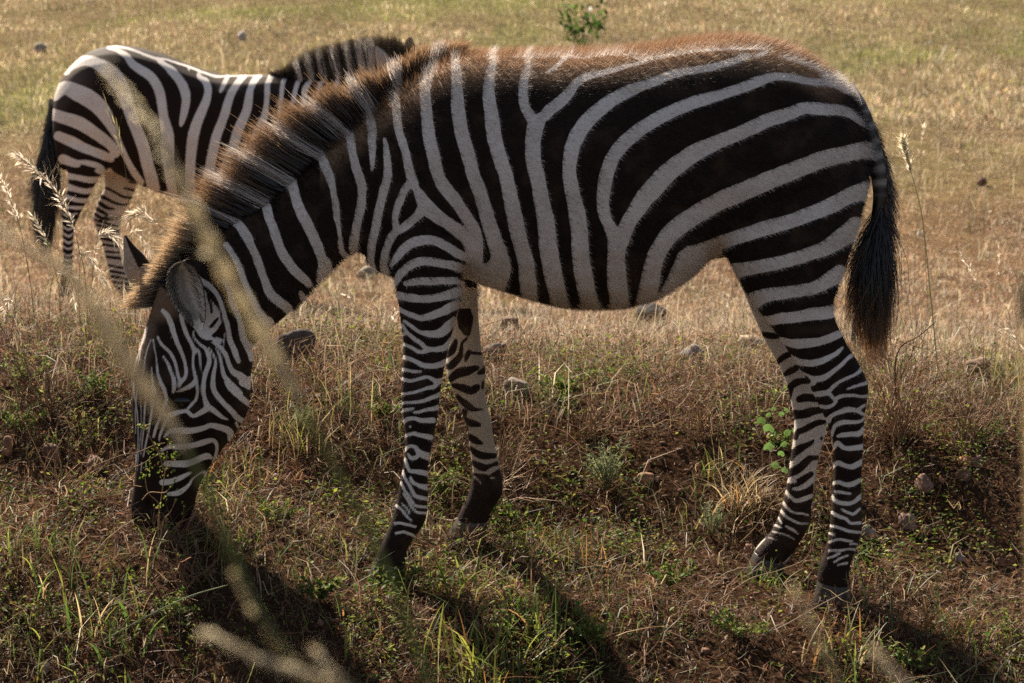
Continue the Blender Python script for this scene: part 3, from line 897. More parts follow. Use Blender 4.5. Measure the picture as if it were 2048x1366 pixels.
yl.append(loft([((1440, 330), (1728, 332), .07, -.06), ((1432, 420), (1720, 430), .08, -.078), ((1442, 500), (1699, 502), .075, -.088), ((1470, 545), (1682, 552), .067, -.092), ((1499, 595), (1667, 602), .056, -.096), ((1524, 630), (1669, 635), .048, -.098), ((1549, 662), (1683, 665), .043, -.1), ((1577, 703), (1701, 700), .038, -.1), ((1604, 745), (1722, 735), .036, -.1),
                ((1622, 778), (1736, 770), .037, -.1), ((1640, 815), (1733, 805), .035, -.1), ((1655, 848), (1728, 838), .032, -.1), ((1667, 890), (1726, 885), .028, -.1), ((1667, 940), (1723, 940), .026, -.1), ((1664, 990), (1722, 990), .027, -.1), ((1661, 1040), (1724, 1040), .031, -.1), ((1658, 1065), (1722, 1065), .033, -.1), ((1649, 1105), (1708, 1107), .029, -.1), ((1638, 1135), (1698, 1140), .031, -.1), ((1634, 1165), (1700, 1172), .034, -.1)]))
yl.append(loft([((1440, 470), (1640, 470), .06, .075), ((1478, 560), (1640, 560), .054, .09), ((1504, 625), (1632, 620), .045, .097), ((1532, 685), (1645, 670), .04, .1), ((1553, 722), (1660, 708), .037, .1), ((1569, 757), (1671, 742), .036, .1), ((1578, 790), (1667, 785), .035, .1), ((1588, 835), (1656, 830), .032, .1), ((1587, 875), (1650, 870), .028, .1), ((1580, 925), (1637, 915), .027, .1),
                ((1575, 965), (1629, 965), .027, .1), ((1566, 1005), (1623, 1010), .03, .1), ((1555, 1040), (1619, 1047), .032, .1), ((1537, 1070), (1600, 1082), .029, .1), ((1518, 1090), (1585, 1106), .031, .1), ((1506, 1108), (1571, 1126), .034, .1)]))
me = fused(yl, 0.0040, 7)
co, no = mesh_arrays(me)
for a in ((1425, 512, -1, 22, -.012), (930, 548, -1, 16, -.012), (940, 470, -1, 22, -.006, .6), (770, 470, -1, 22, -.006, .7), (1000, 330, -1, 70, .006), (1590, 330, -1, 80, .012), (860, 440, -1, 50, .014), (952, 420, -1, 20, -.008, .5), (1400, 430, -1, 40, -.012), (1565, 160, -1, 34, .010), (1480, 300, -1, 40, -.006), (1620, 470, -1, 30, .006), (700, 400, -1, 26, -.006), (1180, 300, -1, 60, .005), (840, 300, -1, 34, .007),
          (366, 770, -1, 22, .010, 1.6), (366, 800, -1, 13, -.012, 1.5), (440, 800, -1, 30, .007), (400, 900, -1, 30, -.004), (330, 880, -1, 20, -.004), (298, 1012, -1, 9, -.012, .7), (640, 430, -1, 40, .005), (1690, 760, -1, 16, -.004), (1660, 700, -1, 20, -.005),
          (366, 770, 1, 22, .010, 1.6), (440, 800, 1, 30, .007), (1590, 330, 1, 80, .012), (298, 1012, 1, 9, -.012, .7)):
    co = dent(co, no, *a)
me.vertices.foreach_set('co', co.astype(np.float32).ravel()); me.update()
co, no = mesh_arrays(me)
X, Y = to_px(co)
mir = co.copy(); mir[:, 1] = -np.abs(mir[:, 1])
MX, MY = to_px(mir)
q_m, q_t = np.stack([MX, MY], 1), np.stack([X, Y], 1)
wob = np.stack([fbm(MX / 14, MY / 14, 3), fbm(MX / 14, MY / 14, 9)], 1) * 1.6
fore = (X < 1040) & (X > 740); hind = X > 1420
far_leg = (co[:, 1] > 0.02) & (((Y > 575) & fore) | ((Y > 560 + 0.0 * X) & hind))
base = np.full(len(co), -9.0)
bt = coat(q_m + wob, TRUNK, base, 9.0, -.25)
bt = coat(q_m + wob * .5, FACE, bt, 9.0, -0.35)
bt = coat(q_m + wob, NEARFORE + NEARHIND, bt, 9.0, 0.3)
b2 = np.where(Y < 962, 9.0, 9.0)
bf = coat(q_t + wob, FARFORE, b2.copy()); bh = coat(q_t + wob, FARHIND, b2.copy())
stripe = np.where(far_leg & fore, bf, np.where(far_leg & hind, bh, bt))
under = (no[:, 2] < -0.75) & (Y > 480) & (X > 700) & (X < 1480) & ~far_leg & (np.abs(co[:, 1]) < 0.2)
belly = sstep(-0.88, -0.98, no[:, 2]) * ((Y > 470) & (X > 930) & (X < 1450))
stripe = stripe * (1 - belly) + 9 * belly
inner = (Y > 560) & (co[:, 1] < -0.02) & (no[:, 1] > 0.5) & (Y < 760)
stripe = np.where(inner, np.minimum(stripe + 6, 9), stripe)
topx = np.array([640, 745, 860, 920, 1000, 1100, 1200, 1290, 1370, 1440, 1520, 1590, 1650, 1700, 1740.])
topy = np.array([308, 226, 132, 108, 106, 105, 103, 95, 84, 75, 79, 102, 137, 185, 300.])
depth = MY - np.interp(MX, topx, topy)
dorsal = (1 - sstep(14, 88, depth)) * (1 - sstep(1640, 1700, X)) * (.55 + .45 * sstep(780, 900, X)) * (X > 640) * (Y < 480)
dorsal = np.maximum(dorsal, 0.45 * (1 - sstep(25, 60, np.hypot(X - 322, Y - 600))))
dorsal = np.maximum(dorsal, 0.30 * (1 - sstep(0, 26, X - np.interp(Y, [560, 700, 800, 900], [320, 290, 270, 262]))) * (Y > 600) * (Y < 800) * (X < 420))
dorsal = np.clip(dorsal + 0.12 * fbm(X / 30, Y / 30, 5), 0.0, 1)
tan_mix = np.clip(0.12 + 0.35 * fbm(MX / 60, MY / 60, 21) + 0.5 * sstep(560, 620, Y) * ((X > 900) & (X < 1400)) + 0.35 * far_leg, 0, 1)  # turns the white stripes tan: noise, belly line and far legs
tl = np.clip(depth, 0, 400)
flen = np.where(Y < 620, 0.011 + 0.011 * (1 - sstep(0, 110, depth)), 0.0055)
head = (X < 520) & (Y > 540)
flen = np.where(head, 0.006 - 0.003 * sstep(700, 900, Y), flen)
flen = np.where((Y > 600) & ((X > 740) & (X < 1040)), 0.0055, flen)
flen = np.where((Y > 1000), 0.0045, flen)
tang = np.zeros_like(co)
tang[:, 0] = 0.75; tang[:, 2] = -0.45
nk = (X < 720) & ~head
tang[nk] = (0.55, 0, -0.75)
tang[head] = (-0.25, 0, -0.9)
lg = Y > 620
tang[lg & ~head] = (0.1, 0, -1.0)
tang += np.stack([fbm(MX / 40, MY / 40, 31), np.zeros(len(co)), fbm(MX / 40, MY / 40, 37)], 1) * 0.25
tang -= no * (tang * no).sum(1)[:, None]
lift = 0.42 + 0.6 * (1 - sstep(0, 70, depth)) * (X > 560) * (Y < 330)
fdir = tang + no * lift[:, None]
fdir /= np.linalg.norm(fdir, axis=1, keepdims=True)
YM = coat_mats('foal_coat', (0.40, 0.25, 0.148, 1))
with_fur('body', me, young, YM, stripe, dorsal, tan_mix, flen, fdir, 115000, 0.0010)

hoof(young, (748, 1122), (731, 1166), (811, 1133), (809, 1170), .034, -.1)
hoof(young, (912, 1040), (888, 1077), (976, 1045), (968, 1084), .031, .1)
hoof(young, (1634, 1165), (1624, 1214), (1700, 1173), (1706, 1217), .035, -.1)
hoof(young, (1506, 1108), (1490, 1146), (1571, 1127), (1564, 1150), .034, .1)


def sphere(name, c, r, mat, parent, sc=(1, 1, 1)):
    bm = bmesh.new(); bmesh.ops.create_uvsphere(bm, u_segments=20, v_segments=14, radius=r)
    for v in bm.verts: v.co = Vector((v.co.x * sc[0], v.co.y * sc[1], v.co.z * sc[2])) + Vector(c)
    for f in bm.faces: f.smooth = True
    m = bpy.data.meshes.new(name); bm.to_mesh(m); bm.free(); m.materials.append(mat)
    return link(bpy.data.objects.new(name, m), parent)


for sy in (-1, 1):
    c = P(366, 802, -0.066 if sy < 0 else -0.066); c[1] *= -sy
    sphere('eye', c, 0.019, M_EYE, young, (1.25, 0.8, 0.85))

# ears
G = lambda *c: np.array(c)


def near_in(u, t):
    return G(.62, .54, .44) * (1.15 + .35 * t) * (1.25 - 0.7 * math.exp(-((t + .1) / .45) ** 2) * (0.2 + 0.9 * (u > .15) * (u < .8))) + G(.06, .05, .04) * (u > .85)  # dark middle stands for inner hair and painted cup shadow


def near_rim(u, t):
    if t > 0: return G(.03, .02, .015)
    return G(.62, .55, .46) if u < .35 else G(.42, .28, .16)


s, A, c = ear(young, [(399, 660), (391, 630), (375, 592), (366, 560), (364, 536), (365, 523)], [7, 22, 35, 34, 23, 3], near_in, lambda u, t: G(.03, .02, .016) if u > .55 else G(.4, .36, .32), near_rim, -.112, .034)
r_ = np.random.default_rng(11)
n = 900
ii = r_.integers(2, len(c) - 3, n); jj = np.where(r_.random(n) < .75, r_.integers(0, 3, n), r_.integers(10, 13, n))
a0 = A[ii, jj] + r_.normal(0, .001, (n, 3))
tgt = A[np.clip(ii + 5, 0, len(c) - 1), np.where(jj < 6, 5, 7)]
dv = tgt - a0; dv /= np.linalg.norm(dv, axis=1, keepdims=True)
ln = r_.uniform(.012, .03, n)[:, None]
tt = np.linspace(0, 1, 4)
pp = a0[:, None] + dv[:, None] * (tt[None, :, None] * ln[:, None]) + G(0, -.006, 0) * (tt * (1 - tt) * 4)[None, :, None]
add_tubes(s, pp, .0004 * (1 - .8 * tt)[None].repeat(n, 0), np.broadcast_to(r_.choice([.32, .2, .12], n)[:, None, None] * G(1, .85, .7), (n, 4, 3)))
s.build('ear', M_EAR, young)


def far_in(u, t):
    if t > .0:
        return G(.022, .015, .012) if u > .45 else G(.30, .26, .23)
    return G(.45, .33, .24)


s, A, c = ear(young, [(318, 600), (300, 572), (280, 545), (268, 520), (258, 495), (250, 471)], [10, 22, 27, 23, 12, 3], far_in, lambda u, t: far_in(u, t), lambda u, t: G(.55, .5, .45) if t < 0 else G(.1, .07, .05), .062, -.026)
s.build('ear', M_EAR, young)

# mane: upright hairs along the crest, dark and pale with the neck stripes, tan tips
mane_root = np.array([(905, 112), (870, 130), (830, 156), (800, 176), (745, 224), (696, 264), (642, 308), (588, 356), (534, 402), (474, 438), (424, 472), (378, 504), (345, 540), (328, 572), (318, 602)], float)
mane_tip = np.array([(935, 92), (885, 92), (832, 108), (784, 134), (700, 162), (608, 194), (532, 240), (474, 296), (420, 350), (372, 398), (346, 450), (322, 500), (300, 547), (270, 584), (258, 614)], float)
root3 = P(mane_root[:, 0], mane_root[:, 1] + 5, 0.0); mane_tip = mane_root + (mane_tip - mane_root) * np.interp(np.arange(15), [0, 3, 5, 11, 14], [1, .95, .86, .84, 1])[:, None]; tip3 = P(mane_tip[:, 0], mane_tip[:, 1], 0.0)
white_px = [(866, 11), (801, 9), (747, 7), (695, 7), (641, 8), (583, 8.5), (534, 8), (476, 7), (440, 4)]
rx = np.interp(np.linspace(0, 1, 600), np.linspace(0, 1, len(mane_root)), mane_root[:, 0])


def mane_col(u, t, r, n):
    x = np.interp(u, np.linspace(0, 1, 600), rx) + r.normal(0, 2.5, n)
    w = np.zeros(n)
    for c_, h in white_px: w = np.maximum(w, 1 - sstep(h * 0.8, h * 1.15, np.abs(x - c_)))
    dark = np.array([.020, .011, .008]); white = np.array([.66, .60, .55])
    body = dark * (1 - w[:, None]) + white * w[:, None]
    tip = np.where((u > .66)[:, None], np.array([.58, .41, .24]), np.array([.36, .22, .12])) * r.uniform(.6, 1.3, n)[:, None]
    k = sstep(0.50, 0.92, t[None, :] + r.normal(0, .08, n)[:, None] - 0.26 * w[:, None] + 0.16 * (u > .68)[:, None])[..., None]
    k = np.maximum(k, 0.75 * (u < 0.12)[:, None, None] * sstep(.1, .6, t)[None, :, None] * (1 - w)[:, None, None])
    return body[:, None] * (1 - k) + tip[:, None] * k


s = Soup()
hair_band(s, root3, tip3, .00085, 15000, .0045, mane_col, .16, 5, .009, 5, .006, .38)
s.build('mane', M_HAIR, young)

# tail: banded dock, fringe and black brush, backlit orange glow painted on the tips
dock = np.array([(1688, 178), (1712, 212), (1732, 258), (1747, 305), (1757, 350), (1759, 395), (1752, 440), (1744, 480)], float)
dk = catmull(dock, 8); d3 = P(dk[:, 0], dk[:, 1], np.linspace(0.0, -0.02, len(dk)))
rd = np.interp(np.linspace(0, 1, len(dk)), [0, .15, .5, 1], [.022, .021, .017, .008])
s = Soup()
yb = dk[:, 1]
lightband = 0.5 + 0.5 * np.sin(yb / 4.4)
lb = (sstep(.5, .75, lightband) * sstep(205, 220, yb) * (1 - sstep(370, 400, yb)) * (.75 + .25 * np.sin(yb)))[:, None]
cc = G(.55, .49, .44) * lb + G(.03, .02, .015) * (1 - lb)
cc[yb < 215] = G(.6, .54, .49)
add_tubes(s, d3[None], rd[None], cc[None], 10)
tail = s.build('tail', M_HAIR, young)
s = Soup()


def fringe_col(u, t, r, n):
    y = 178 + u * 300
    b = ((0.5 + 0.5 * np.sin(y / 4.4)) > .55) & (y > 215) & (y < 385)
    c0 = np.where(b[:, None], G(.34, .30, .27), G(.022, .014, .011))
    c1 = G(.03, .02, .014)
    k = sstep(.15, .5, t)[None, :, None]
    return c0[:, None] * (1 - k) + c1 * k


fr_root = P(dk[:, 0] + 10, dk[:, 1], .012)
ft = np.stack([np.interp(dk[:, 1], [178, 260, 350, 480], [1712, 1764, 1790, 1776]), np.interp(dk[:, 1], [178, 260, 350, 480], [195, 282, 400, 560])], 1)
hair_band(s, fr_root, P(ft[:, 0], ft[:, 1], .01), .0005, 1500, .006, fringe_col, .3, 4, .014, 8, .008, .45)
fl = np.stack([dk[:, 0] - 2, dk[:, 1] + 30], 1)


def brush_col(u, t, r, n):
    k = sstep(.72, 1.0, t[None, :] + r.normal(0, .07, n)[:, None])[..., None]
    return G(.011, .008, .007) * (1 - k) + G(.44, .22, .085) * k


br = np.array([(1758, 415), (1754, 440), (1749, 465), (1743, 490)], float)
for (tx, ty), nn, sp in (((1764, 690), 700, .010), ((1746, 696), 800, .012), ((1726, 660), 700, .012), ((1772, 600), 500, .010), ((1700, 560), 160, .010), ((1706, 625), 300, .010), ((1786, 500), 200, .008)):
    hair_band(s, P(br[:, 0], br[:, 1], -.015), P(np.linspace(tx + 6, tx - 10, 4), np.linspace(ty - 25, ty, 4), -.02), .0006, nn, sp, brush_col, .35, 6, .012, 20 + tx, .008, .22)
s.build('tail_hair', M_HAIR, tail)

# ---- the adult standing behind
AY = 6.2
AD = (AY - EYE[1]) / 4.0
adult = tag(empty('zebra', P(300, 590, AY)), 'sleek black and white adult zebra standing in the dry grass behind the grazing one', 'zebra')
adult.location[2] = P(300, 596, AY)[2]


def ad(secs):
    return [(f, r, hw * AD, AY + y * AD) for f, r, hw, y in secs]


al = []
al.append(loft(ad([((109, 226), (110, 262), .012, 0), ((116, 176), (120, 330), .05, 0), ((138, 137), (145, 345), .075, 0), ((175, 105), (180, 345), .09, 0), ((225, 91), (225, 345), .098, 0), ((275, 94), (275, 368), .1, 0), ((330, 109), (330, 390), .1, 0), ((385, 131), (390, 402), .102, 0), ((440, 147), (450, 405), .1, 0), ((500, 150), (505, 395), .09, 0), ((550, 150), (560, 375), .075, 0), ((590, 165), (600, 340), .05, 0), ((612, 200), (615, 290), .025, 0)]), 5, 24))
al.append(loft(ad([((520, 150), (570, 370), .06, 0), ((570, 155), (620, 310), .045, 0), ((625, 160), (670, 275), .036, 0), ((680, 155), (710, 255), .032, 0), ((730, 145), (755, 245), .03, 0), ((765, 142), (795, 238), .03, 0), ((785, 148), (815, 225), .027, 0)]), 5, 20))
al.append(loft(ad([((775, 140), (800, 235), .03, 0), ((812, 140), (828, 252), .036, 0), ((846, 165), (838, 262), .036, 0), ((868, 205), (848, 268), .029, 0), ((882, 240), (858, 282), .024, 0), ((890, 264), (866, 294), .022, 0), ((888, 280), (872, 298), .015, 0)]), 5, 20, 2.3))
al.append(loft(ad([((230, 240), (112, 240), .04, -.03), ((228, 300), (124, 296), .042, -.042), ((214, 338), (134, 340), .034, -.046), ((198, 357), (137, 362), .028, -.047), ((184, 382), (134, 385), .022, -.047), ((171, 408), (124, 406), .019, -.047), ((160, 430), (122, 422), .018, -.047), ((149, 455), (125, 447), .016, -.047), ((147, 480), (126, 475), .014, -.047), ((145, 510), (126, 505), .013, -.047), ((144, 532), (126, 530), .015, -.047), ((142, 555), (124, 550), .013, -.047), ((138, 572), (120, 570), .015, -.047)]), 5, 18))
al.append(loft(ad([((285, 330), (205, 330), .035, .04), ((275, 367), (209, 372), .026, .047), ((264, 396), (199, 395), .021, .047), ((252, 420), (190, 420), .018, .047), ((243, 442), (186, 434), .018, .047), ((242, 460), (191, 455), .016, .047), ((240, 480), (200, 477), .014, .047), ((241, 505), (207, 500), .013, .047), ((246, 528), (213, 525), .013, .047), ((253, 552), (220, 552), .015, .047), ((261, 572), (231, 578), .013, .047), ((264, 586), (242, 590), .014, .047)]), 5, 18))
for k_, yo in ((0, -.045), (22, .045)):
    al.append(loft(ad([((562 + k_, 330), (500 + k_, 340), .035, yo), ((558 + k_, 390), (508 + k_, 395), .026, yo), ((548 + k_, 440), (512 + k_, 442), .018, yo), ((545 + k_, 480), (514 + k_, 482), .017, yo), ((540 + k_, 520), (518 + k_, 520), .013, yo), ((540 + k_, 552), (516 + k_, 552), .015, yo), ((543 + k_, 572), (520 + k_, 574), .013, yo), ((548 + k_, 584), (522 + k_, 586), .015, yo)]), 5, 18))
me = fused(al, 0.0085, 5)
co, no = mesh_arrays(me)
X, Y = to_px(co)
mir = co.copy(); mir[:, 1] = AY - np.abs(mir[:, 1] - AY)
MX, MY = to_px(mir)
q_m, q_t = np.stack([MX, MY], 1), np.stack([X, Y], 1)
wob = np.stack([fbm(MX / 8, MY / 8, 3), fbm(MX / 8, MY / 8, 9)], 1) * 0.7
st = coat(q_m + wob, ADULT, np.full(len(co), -5.0), 5.0)
fl_ = (co[:, 1] > AY + 0.02) & (Y > 345) & (X > 180) & (X < 300)
st = np.where(fl_, coat(q_t + wob, ADULT_HIND, np.full(len(co), 5.0), 5.0), st)
fr_ = (X > 495) & (Y > 400)
st = np.where(fr_, 2.2 * np.sin(Y / 4.2 + np.sin(X / 6)), st)
hd_ = (X > 800)
st = np.where(hd_, np.where(Y > 255, -4, 2.0 * np.sin((X * .8 + Y) / 5.0)), st)
st = np.where((no[:, 2] < -0.85) & (Y < 440), 4.0, st)
grey = ((X < 200) & (Y < 175) & (Y > 110) & (st < 0)) * (1 - sstep(130, 205, X)) * 0.9
AM = coat_mats('adult_coat', (0.12, 0.085, 0.07, 1))
dl = (1 - sstep(10, 55, MY - np.interp(MX, [110, 175, 225, 330, 440, 560], [226, 105, 91, 109, 147, 150]))) * (X < 560) * 0.25
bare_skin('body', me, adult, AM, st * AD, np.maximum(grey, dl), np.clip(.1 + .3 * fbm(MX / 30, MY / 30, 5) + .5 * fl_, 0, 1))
hoof(adult, (138, 572), (141, 592), (120, 571), (121, 592), .016 * AD, AY - .047 * AD)
hoof(adult, (242, 588), (246, 600), (266, 586), (268, 600), .015 * AD, AY + .047 * AD)
hoof(adult, (522, 585), (518, 598), (548, 584), (548, 598), .016 * AD, AY - .045 * AD)
hoof(adult, (544, 585), (540, 598), (570, 584), (570, 598), .016 * AD, AY + .045 * AD)
for sy in (-1, 1):
    c = P(838, 196, AY); c[1] += sy * .036 * AD
    sphere('eye', c, .022, M_EYE, adult, (1.1, .7, .9))
gry = lambda u, t: G(.44, .36, .30)
s, A, c = ear(adult, [(782, 158), (772, 132), (763, 112), (752, 92)], [10, 15, 12, 1.5], gry, gry, lambda u, t: G(.6, .52, .44) if t < 0 else G(.04, .03, .025), AY - .075 * AD, -.03)
s.build('ear', M_EAR, adult)
s, A, c = ear(adult, [(818, 140), (818, 112), (819, 90), (820, 74)], [7, 12, 11, 3], gry, gry, lambda u, t: G(.4, .34, .28), AY + .03 * AD, .04)
s.build('ear', M_EAR, adult)
mr = np.array([(545, 152), (575, 158), (602, 162), (626, 162), (650, 159), (678, 155), (705, 149), (728, 144), (750, 142), (785, 142), (822, 142)], float)
mt = np.array([(541, 149), (568, 139), (592, 122), (614, 109), (638, 101), (662, 94), (692, 87), (716, 82), (745, 79), (785, 78), (830, 96)], float)
wl = [603, 626, 650, 678, 705, 728, 746]


def amane(u, t, r, n):
    x = np.interp(u, np.linspace(0, 1, len(mr)), mr[:, 0]) + r.normal(0, .8, n)
    w = np.zeros(n)
    for c_ in wl: w = np.maximum(w, 1 - sstep(4.5, 6.5, np.abs(x - c_)))
    k = sstep(.75, .95, t[None, :] + r.normal(0, .06, n)[:, None])[..., None]
    b = G(.012, .010, .009) * (1 - w[:, None]) + G(.80, .74, .69) * w[:, None]
    return b[:, None] * (1 - k) + G(.05, .035, .02) * k


s = Soup()
hair_band(s, P(mr[:, 0], mr[:, 1] + 2, AY), P(mt[:, 0], mt[:, 1], AY), .0016, 7000, .008, amane, .15, 4, .02, 31, .012, .14)
s.build('mane', M_HAIR, adult)
dock = catmull(np.array([(111, 200), (106, 225), (101, 255), (97, 290), (94, 330)], float), 6)
s = Soup()
add_tubes(s, P(dock[:, 0], dock[:, 1], AY)[None], np.linspace(.032, .014, len(dock))[None], np.broadcast_to(G(.05, .045, .04), (1, len(dock), 3)), 10)
tail = s.build('tail', M_HAIR, adult)
s = Soup()
atc = lambda u, t, r, n: np.broadcast_to(G(.014, .012, .010), (n, len(t), 3)) * r.uniform(.6, 1.8, n)[:, None, None]
hair_band(s, P(dock[:, 0], dock[:, 1], AY), P(dock[:, 0] - 10, dock[:, 1] + 55, AY), .0016, 1800, .015, atc, .2, 4, .02, 33, .01, .3)
for tx, ty in ((80, 470), (92, 490), (76, 400), (106, 420), (88, 450)):
    hair_band(s, P(dock[12:, 0], dock[12:, 1], AY), P(np.full(len(dock) - 12, tx), np.linspace(ty - 30, ty, len(dock) - 12), AY), .0016, 900, .022, atc, .2, 5, .02, tx, .012, .2)
s.build('tail_hair', M_HAIR, tail)
# ------------------------------------------------------------------ ground
HOOVES = np.array([P(770, 1166, -.1), P(928, 1080, .1), P(1665, 1214, -.1), P(1527, 1147, .1)])
pa, pb, pc = np.linalg.lstsq(np.c_[np.ones(4), HOOVES[:, :2]], HOOVES[:, 2], rcond=None)[0]
HOOF_RES = HOOVES[:, 2] - (pa + pb * HOOVES[:, 0] + pc * HOOVES[:, 1])
AZ = P(300, 598, AY)[2]
PROF = catmull(np.array([(-40, -1.6), (-12, -1.3), (-4, pa - .9), (-1.2, pa - .40), (-.7, pa - .215), (-.25, pa - .25 * pc), (-.1, pa - .1 * pc), (.1, pa + .1 * pc), (.25, pa + .26 * pc), (.6, pa + .20), (.95, pa + .235), (1.5, pa + .22), (2.2, pa + .14), (3.2, -.03), (4.6, AZ + .10), (6.2, AZ), (8.5, AZ + .05), (11, -.06), (15, .22), (20, .62), (28, 1.45), (40, 2.9), (70, 6.5), (140, 14), (320, 30)]), 8)


def terrain(x, y, fine=True):
    x, y = np.asarray(x, float), np.asarray(y, float)
    z = np.interp(y, PROF[:, 0], PROF[:, 1])
    near = np.exp(-((y - .2) / 2.6) ** 2)
    xc = np.clip(x, -2.2, 2.2)
    z = z + pb * xc * near
    flat = np.exp(-((x / 1.3) ** 2 + (y / .45) ** 2))
    z = z + fbm(x / .9, y / .9, 41, 3) * .045 * (1 - .8 * flat) * np.clip((np.hypot(x, y + 4)) / 5, .3, 1)
    z = z + fbm(x / 5, y / 5, 47, 2) * .10 * sstep(3, 9, y)
    z = z + fbm(x / .55, y / .7, 49, 3) * .035 * sstep(1.6, 3, y) + fbm(x / .22, y / .3, 50, 2) * .022 * sstep(1.6, 2.6, y) * (1 - sstep(9, 14, y))
    z = z + .05 * np.exp(-((x + .72) ** 2 + (y - .02) ** 2) / (2 * .19 ** 2))
    if fine:
        z = z + (fbm(x / .16, y / .16, 43, 3) * .020 + np.abs(fbm(x / .07, y / .07, 53, 2)) * .016) * (1 - sstep(1.6, 4, y))
    for hp, rs in zip(HOOVES, HOOF_RES):
        g = np.exp(-((x - hp[0]) ** 2 + (y - hp[1]) ** 2) / (2 * .09 ** 2))
        z = z * (1 - g) + g * (hp[2] + pc * (y - hp[1]) + pb * (x - hp[0]))
    return z


def on_ground(px, py):
    """world point where the photo pixel's line of sight meets the ground"""
    ys = np.concatenate([np.linspace(-1.2, 3, 500), np.linspace(3.01, 45, 1500)])
    w = P(px, py, ys)
    g = terrain(w[:, 0], ys, False)
    hit = np.nonzero(w[:, 2] <= g)[0]
    i = hit[0] if len(hit) else len(ys) - 1
    return np.array([w[i, 0], ys[i], terrain(w[i, 0], ys[i])])


gx = np.unique(np.concatenate([np.arange(-1.5, 1.5, .016), np.arange(-3, 3, .05), np.arange(-9, 9, .25), np.arange(-40, 40.1, 2), np.arange(-240, 241, 20)]).round(4))
gy = np.unique(np.concatenate([np.arange(-.8, 1.9, .016), np.arange(-1.5, 5, .05), np.arange(-4, 14, .15), np.arange(-12, 45, .8), np.arange(-40, 100, 5), np.arange(100, 321, 20)]).round(4))
GX, GY = np.meshgrid(gx, gy)
gz = terrain(GX.ravel(), GY.ravel())
V = np.stack([GX.ravel(), GY.ravel(), gz], 1)
nx, ny = len(gx), len(gy)
ij = (np.arange(ny - 1)[:, None] * nx + np.arange(nx - 1)[None]).ravel()
F = np.stack([ij, ij + 1, ij + nx + 1, ij + nx], 1)
turf = sstep(.9, 2.2, V[:, 1])
far = sstep(7, 16, V[:, 1])


def ground_mat():
    m, nt, out = new_mat('soil_and_turf')
    L = nt.links.new
    at = N(nt, 'ShaderNodeAttribute', attribute_name='Col')
    tc = N(nt, 'ShaderNodeTexCoord')
    n1 = N(nt, 'ShaderNodeTexNoise'); n1.inputs['Scale'].default_value = 55; n1.inputs['Detail'].default_value = 8; n1.inputs['Roughness'].default_value = .7
    n2 = N(nt, 'ShaderNodeTexNoise'); n2.inputs['Scale'].default_value = 5; n2.inputs['Detail'].default_value = 5
    n3 = N(nt, 'ShaderNodeTexVoronoi'); n3.inputs['Scale'].default_value = 70
    for n_ in (n1, n2, n3): L(tc.outputs['Object'], n_.inputs['Vector'])
    a = N(nt, 'ShaderNodeMapRange'); a.inputs['From Min'].default_value = .3; a.inputs['From Max'].default_value = .7; a.inputs['To Min'].default_value = .45; a.inputs['To Max'].default_value = 1.6
    L(n1.outputs['Fac'], a.inputs['Value'])
    b = N(nt, 'ShaderNodeMapRange'); b.inputs['From Min'].default_value = .35; b.inputs['From Max'].default_value = .65; b.inputs['To Min'].default_value = .75; b.inputs['To Max'].default_value = 1.25
    L(n2.outputs['Fac'], b.inputs['Value'])
    ml = N(nt, 'ShaderNodeMath', operation='MULTIPLY'); L(a.outputs[0], ml.inputs[0]); L(b.outputs[0], ml.inputs[1])
    vm = N(nt, 'ShaderNodeVectorMath', operation='SCALE'); L(at.outputs['Color'], vm.inputs[0]); L(ml.outputs[0], vm.inputs['Scale'])
    bs = N(nt, 'ShaderNodeBsdfDiffuse'); L(vm.outputs[0], bs.inputs[0])
    ad_ = N(nt, 'ShaderNodeMath', operation='ADD'); L(n1.outputs['Fac'], ad_.inputs[0]); L(n3.outputs['Distance'], ad_.inputs[1])
    bp = N(nt, 'ShaderNodeBump'); bp.inputs['Strength'].default_value = .9; bp.inputs['Distance'].default_value = .012
    L(ad_.outputs[0], bp.inputs['Height']); L(bp.outputs[0], bs.inputs['Normal'])
    L(bs.outputs[0], out.inputs[0])
    return m


soil = G(.050, .028, .017); tcol = G(.14, .085, .05); fcol = G(.17, .13, .07)
C = soil * (1 - turf[:, None]) + tcol * turf[:, None]
C = C * (1 - far[:, None]) + fcol * far[:, None]
green = sstep(.0, .5, fbm(V[:, 0] / 2.2, V[:, 1] / 3.0, 61))[:, None] * far[:, None]
C = C * (1 - .6 * green) + G(.15, .155, .05) * .6 * green
tag(mesh_np('ground', V, F.ravel(), np.arange(len(F)) * 4, ground_mat(), None, C), kind='structure')

# ------------------------------------------------------------------ scatter
HALF = PW / 2 / FPX


def scatter(n, y0, y1, p=1.0, margin=1.25, r=rng, extra=.45):
    """points in the wedge in front of the camera, density ~ distance^-p"""
    d0, d1 = y0 + 4, y1 + 4
    u = r.random(n); e = 2 - p
    d = (d0 ** e + u * (d1 ** e - d0 ** e)) ** (1 / e) if abs(e) > 1e-3 else d0 * (d1 / d0) ** u
    x = r.uniform(-1, 1, n) * (HALF * d * margin + extra)
    return x, d - 4


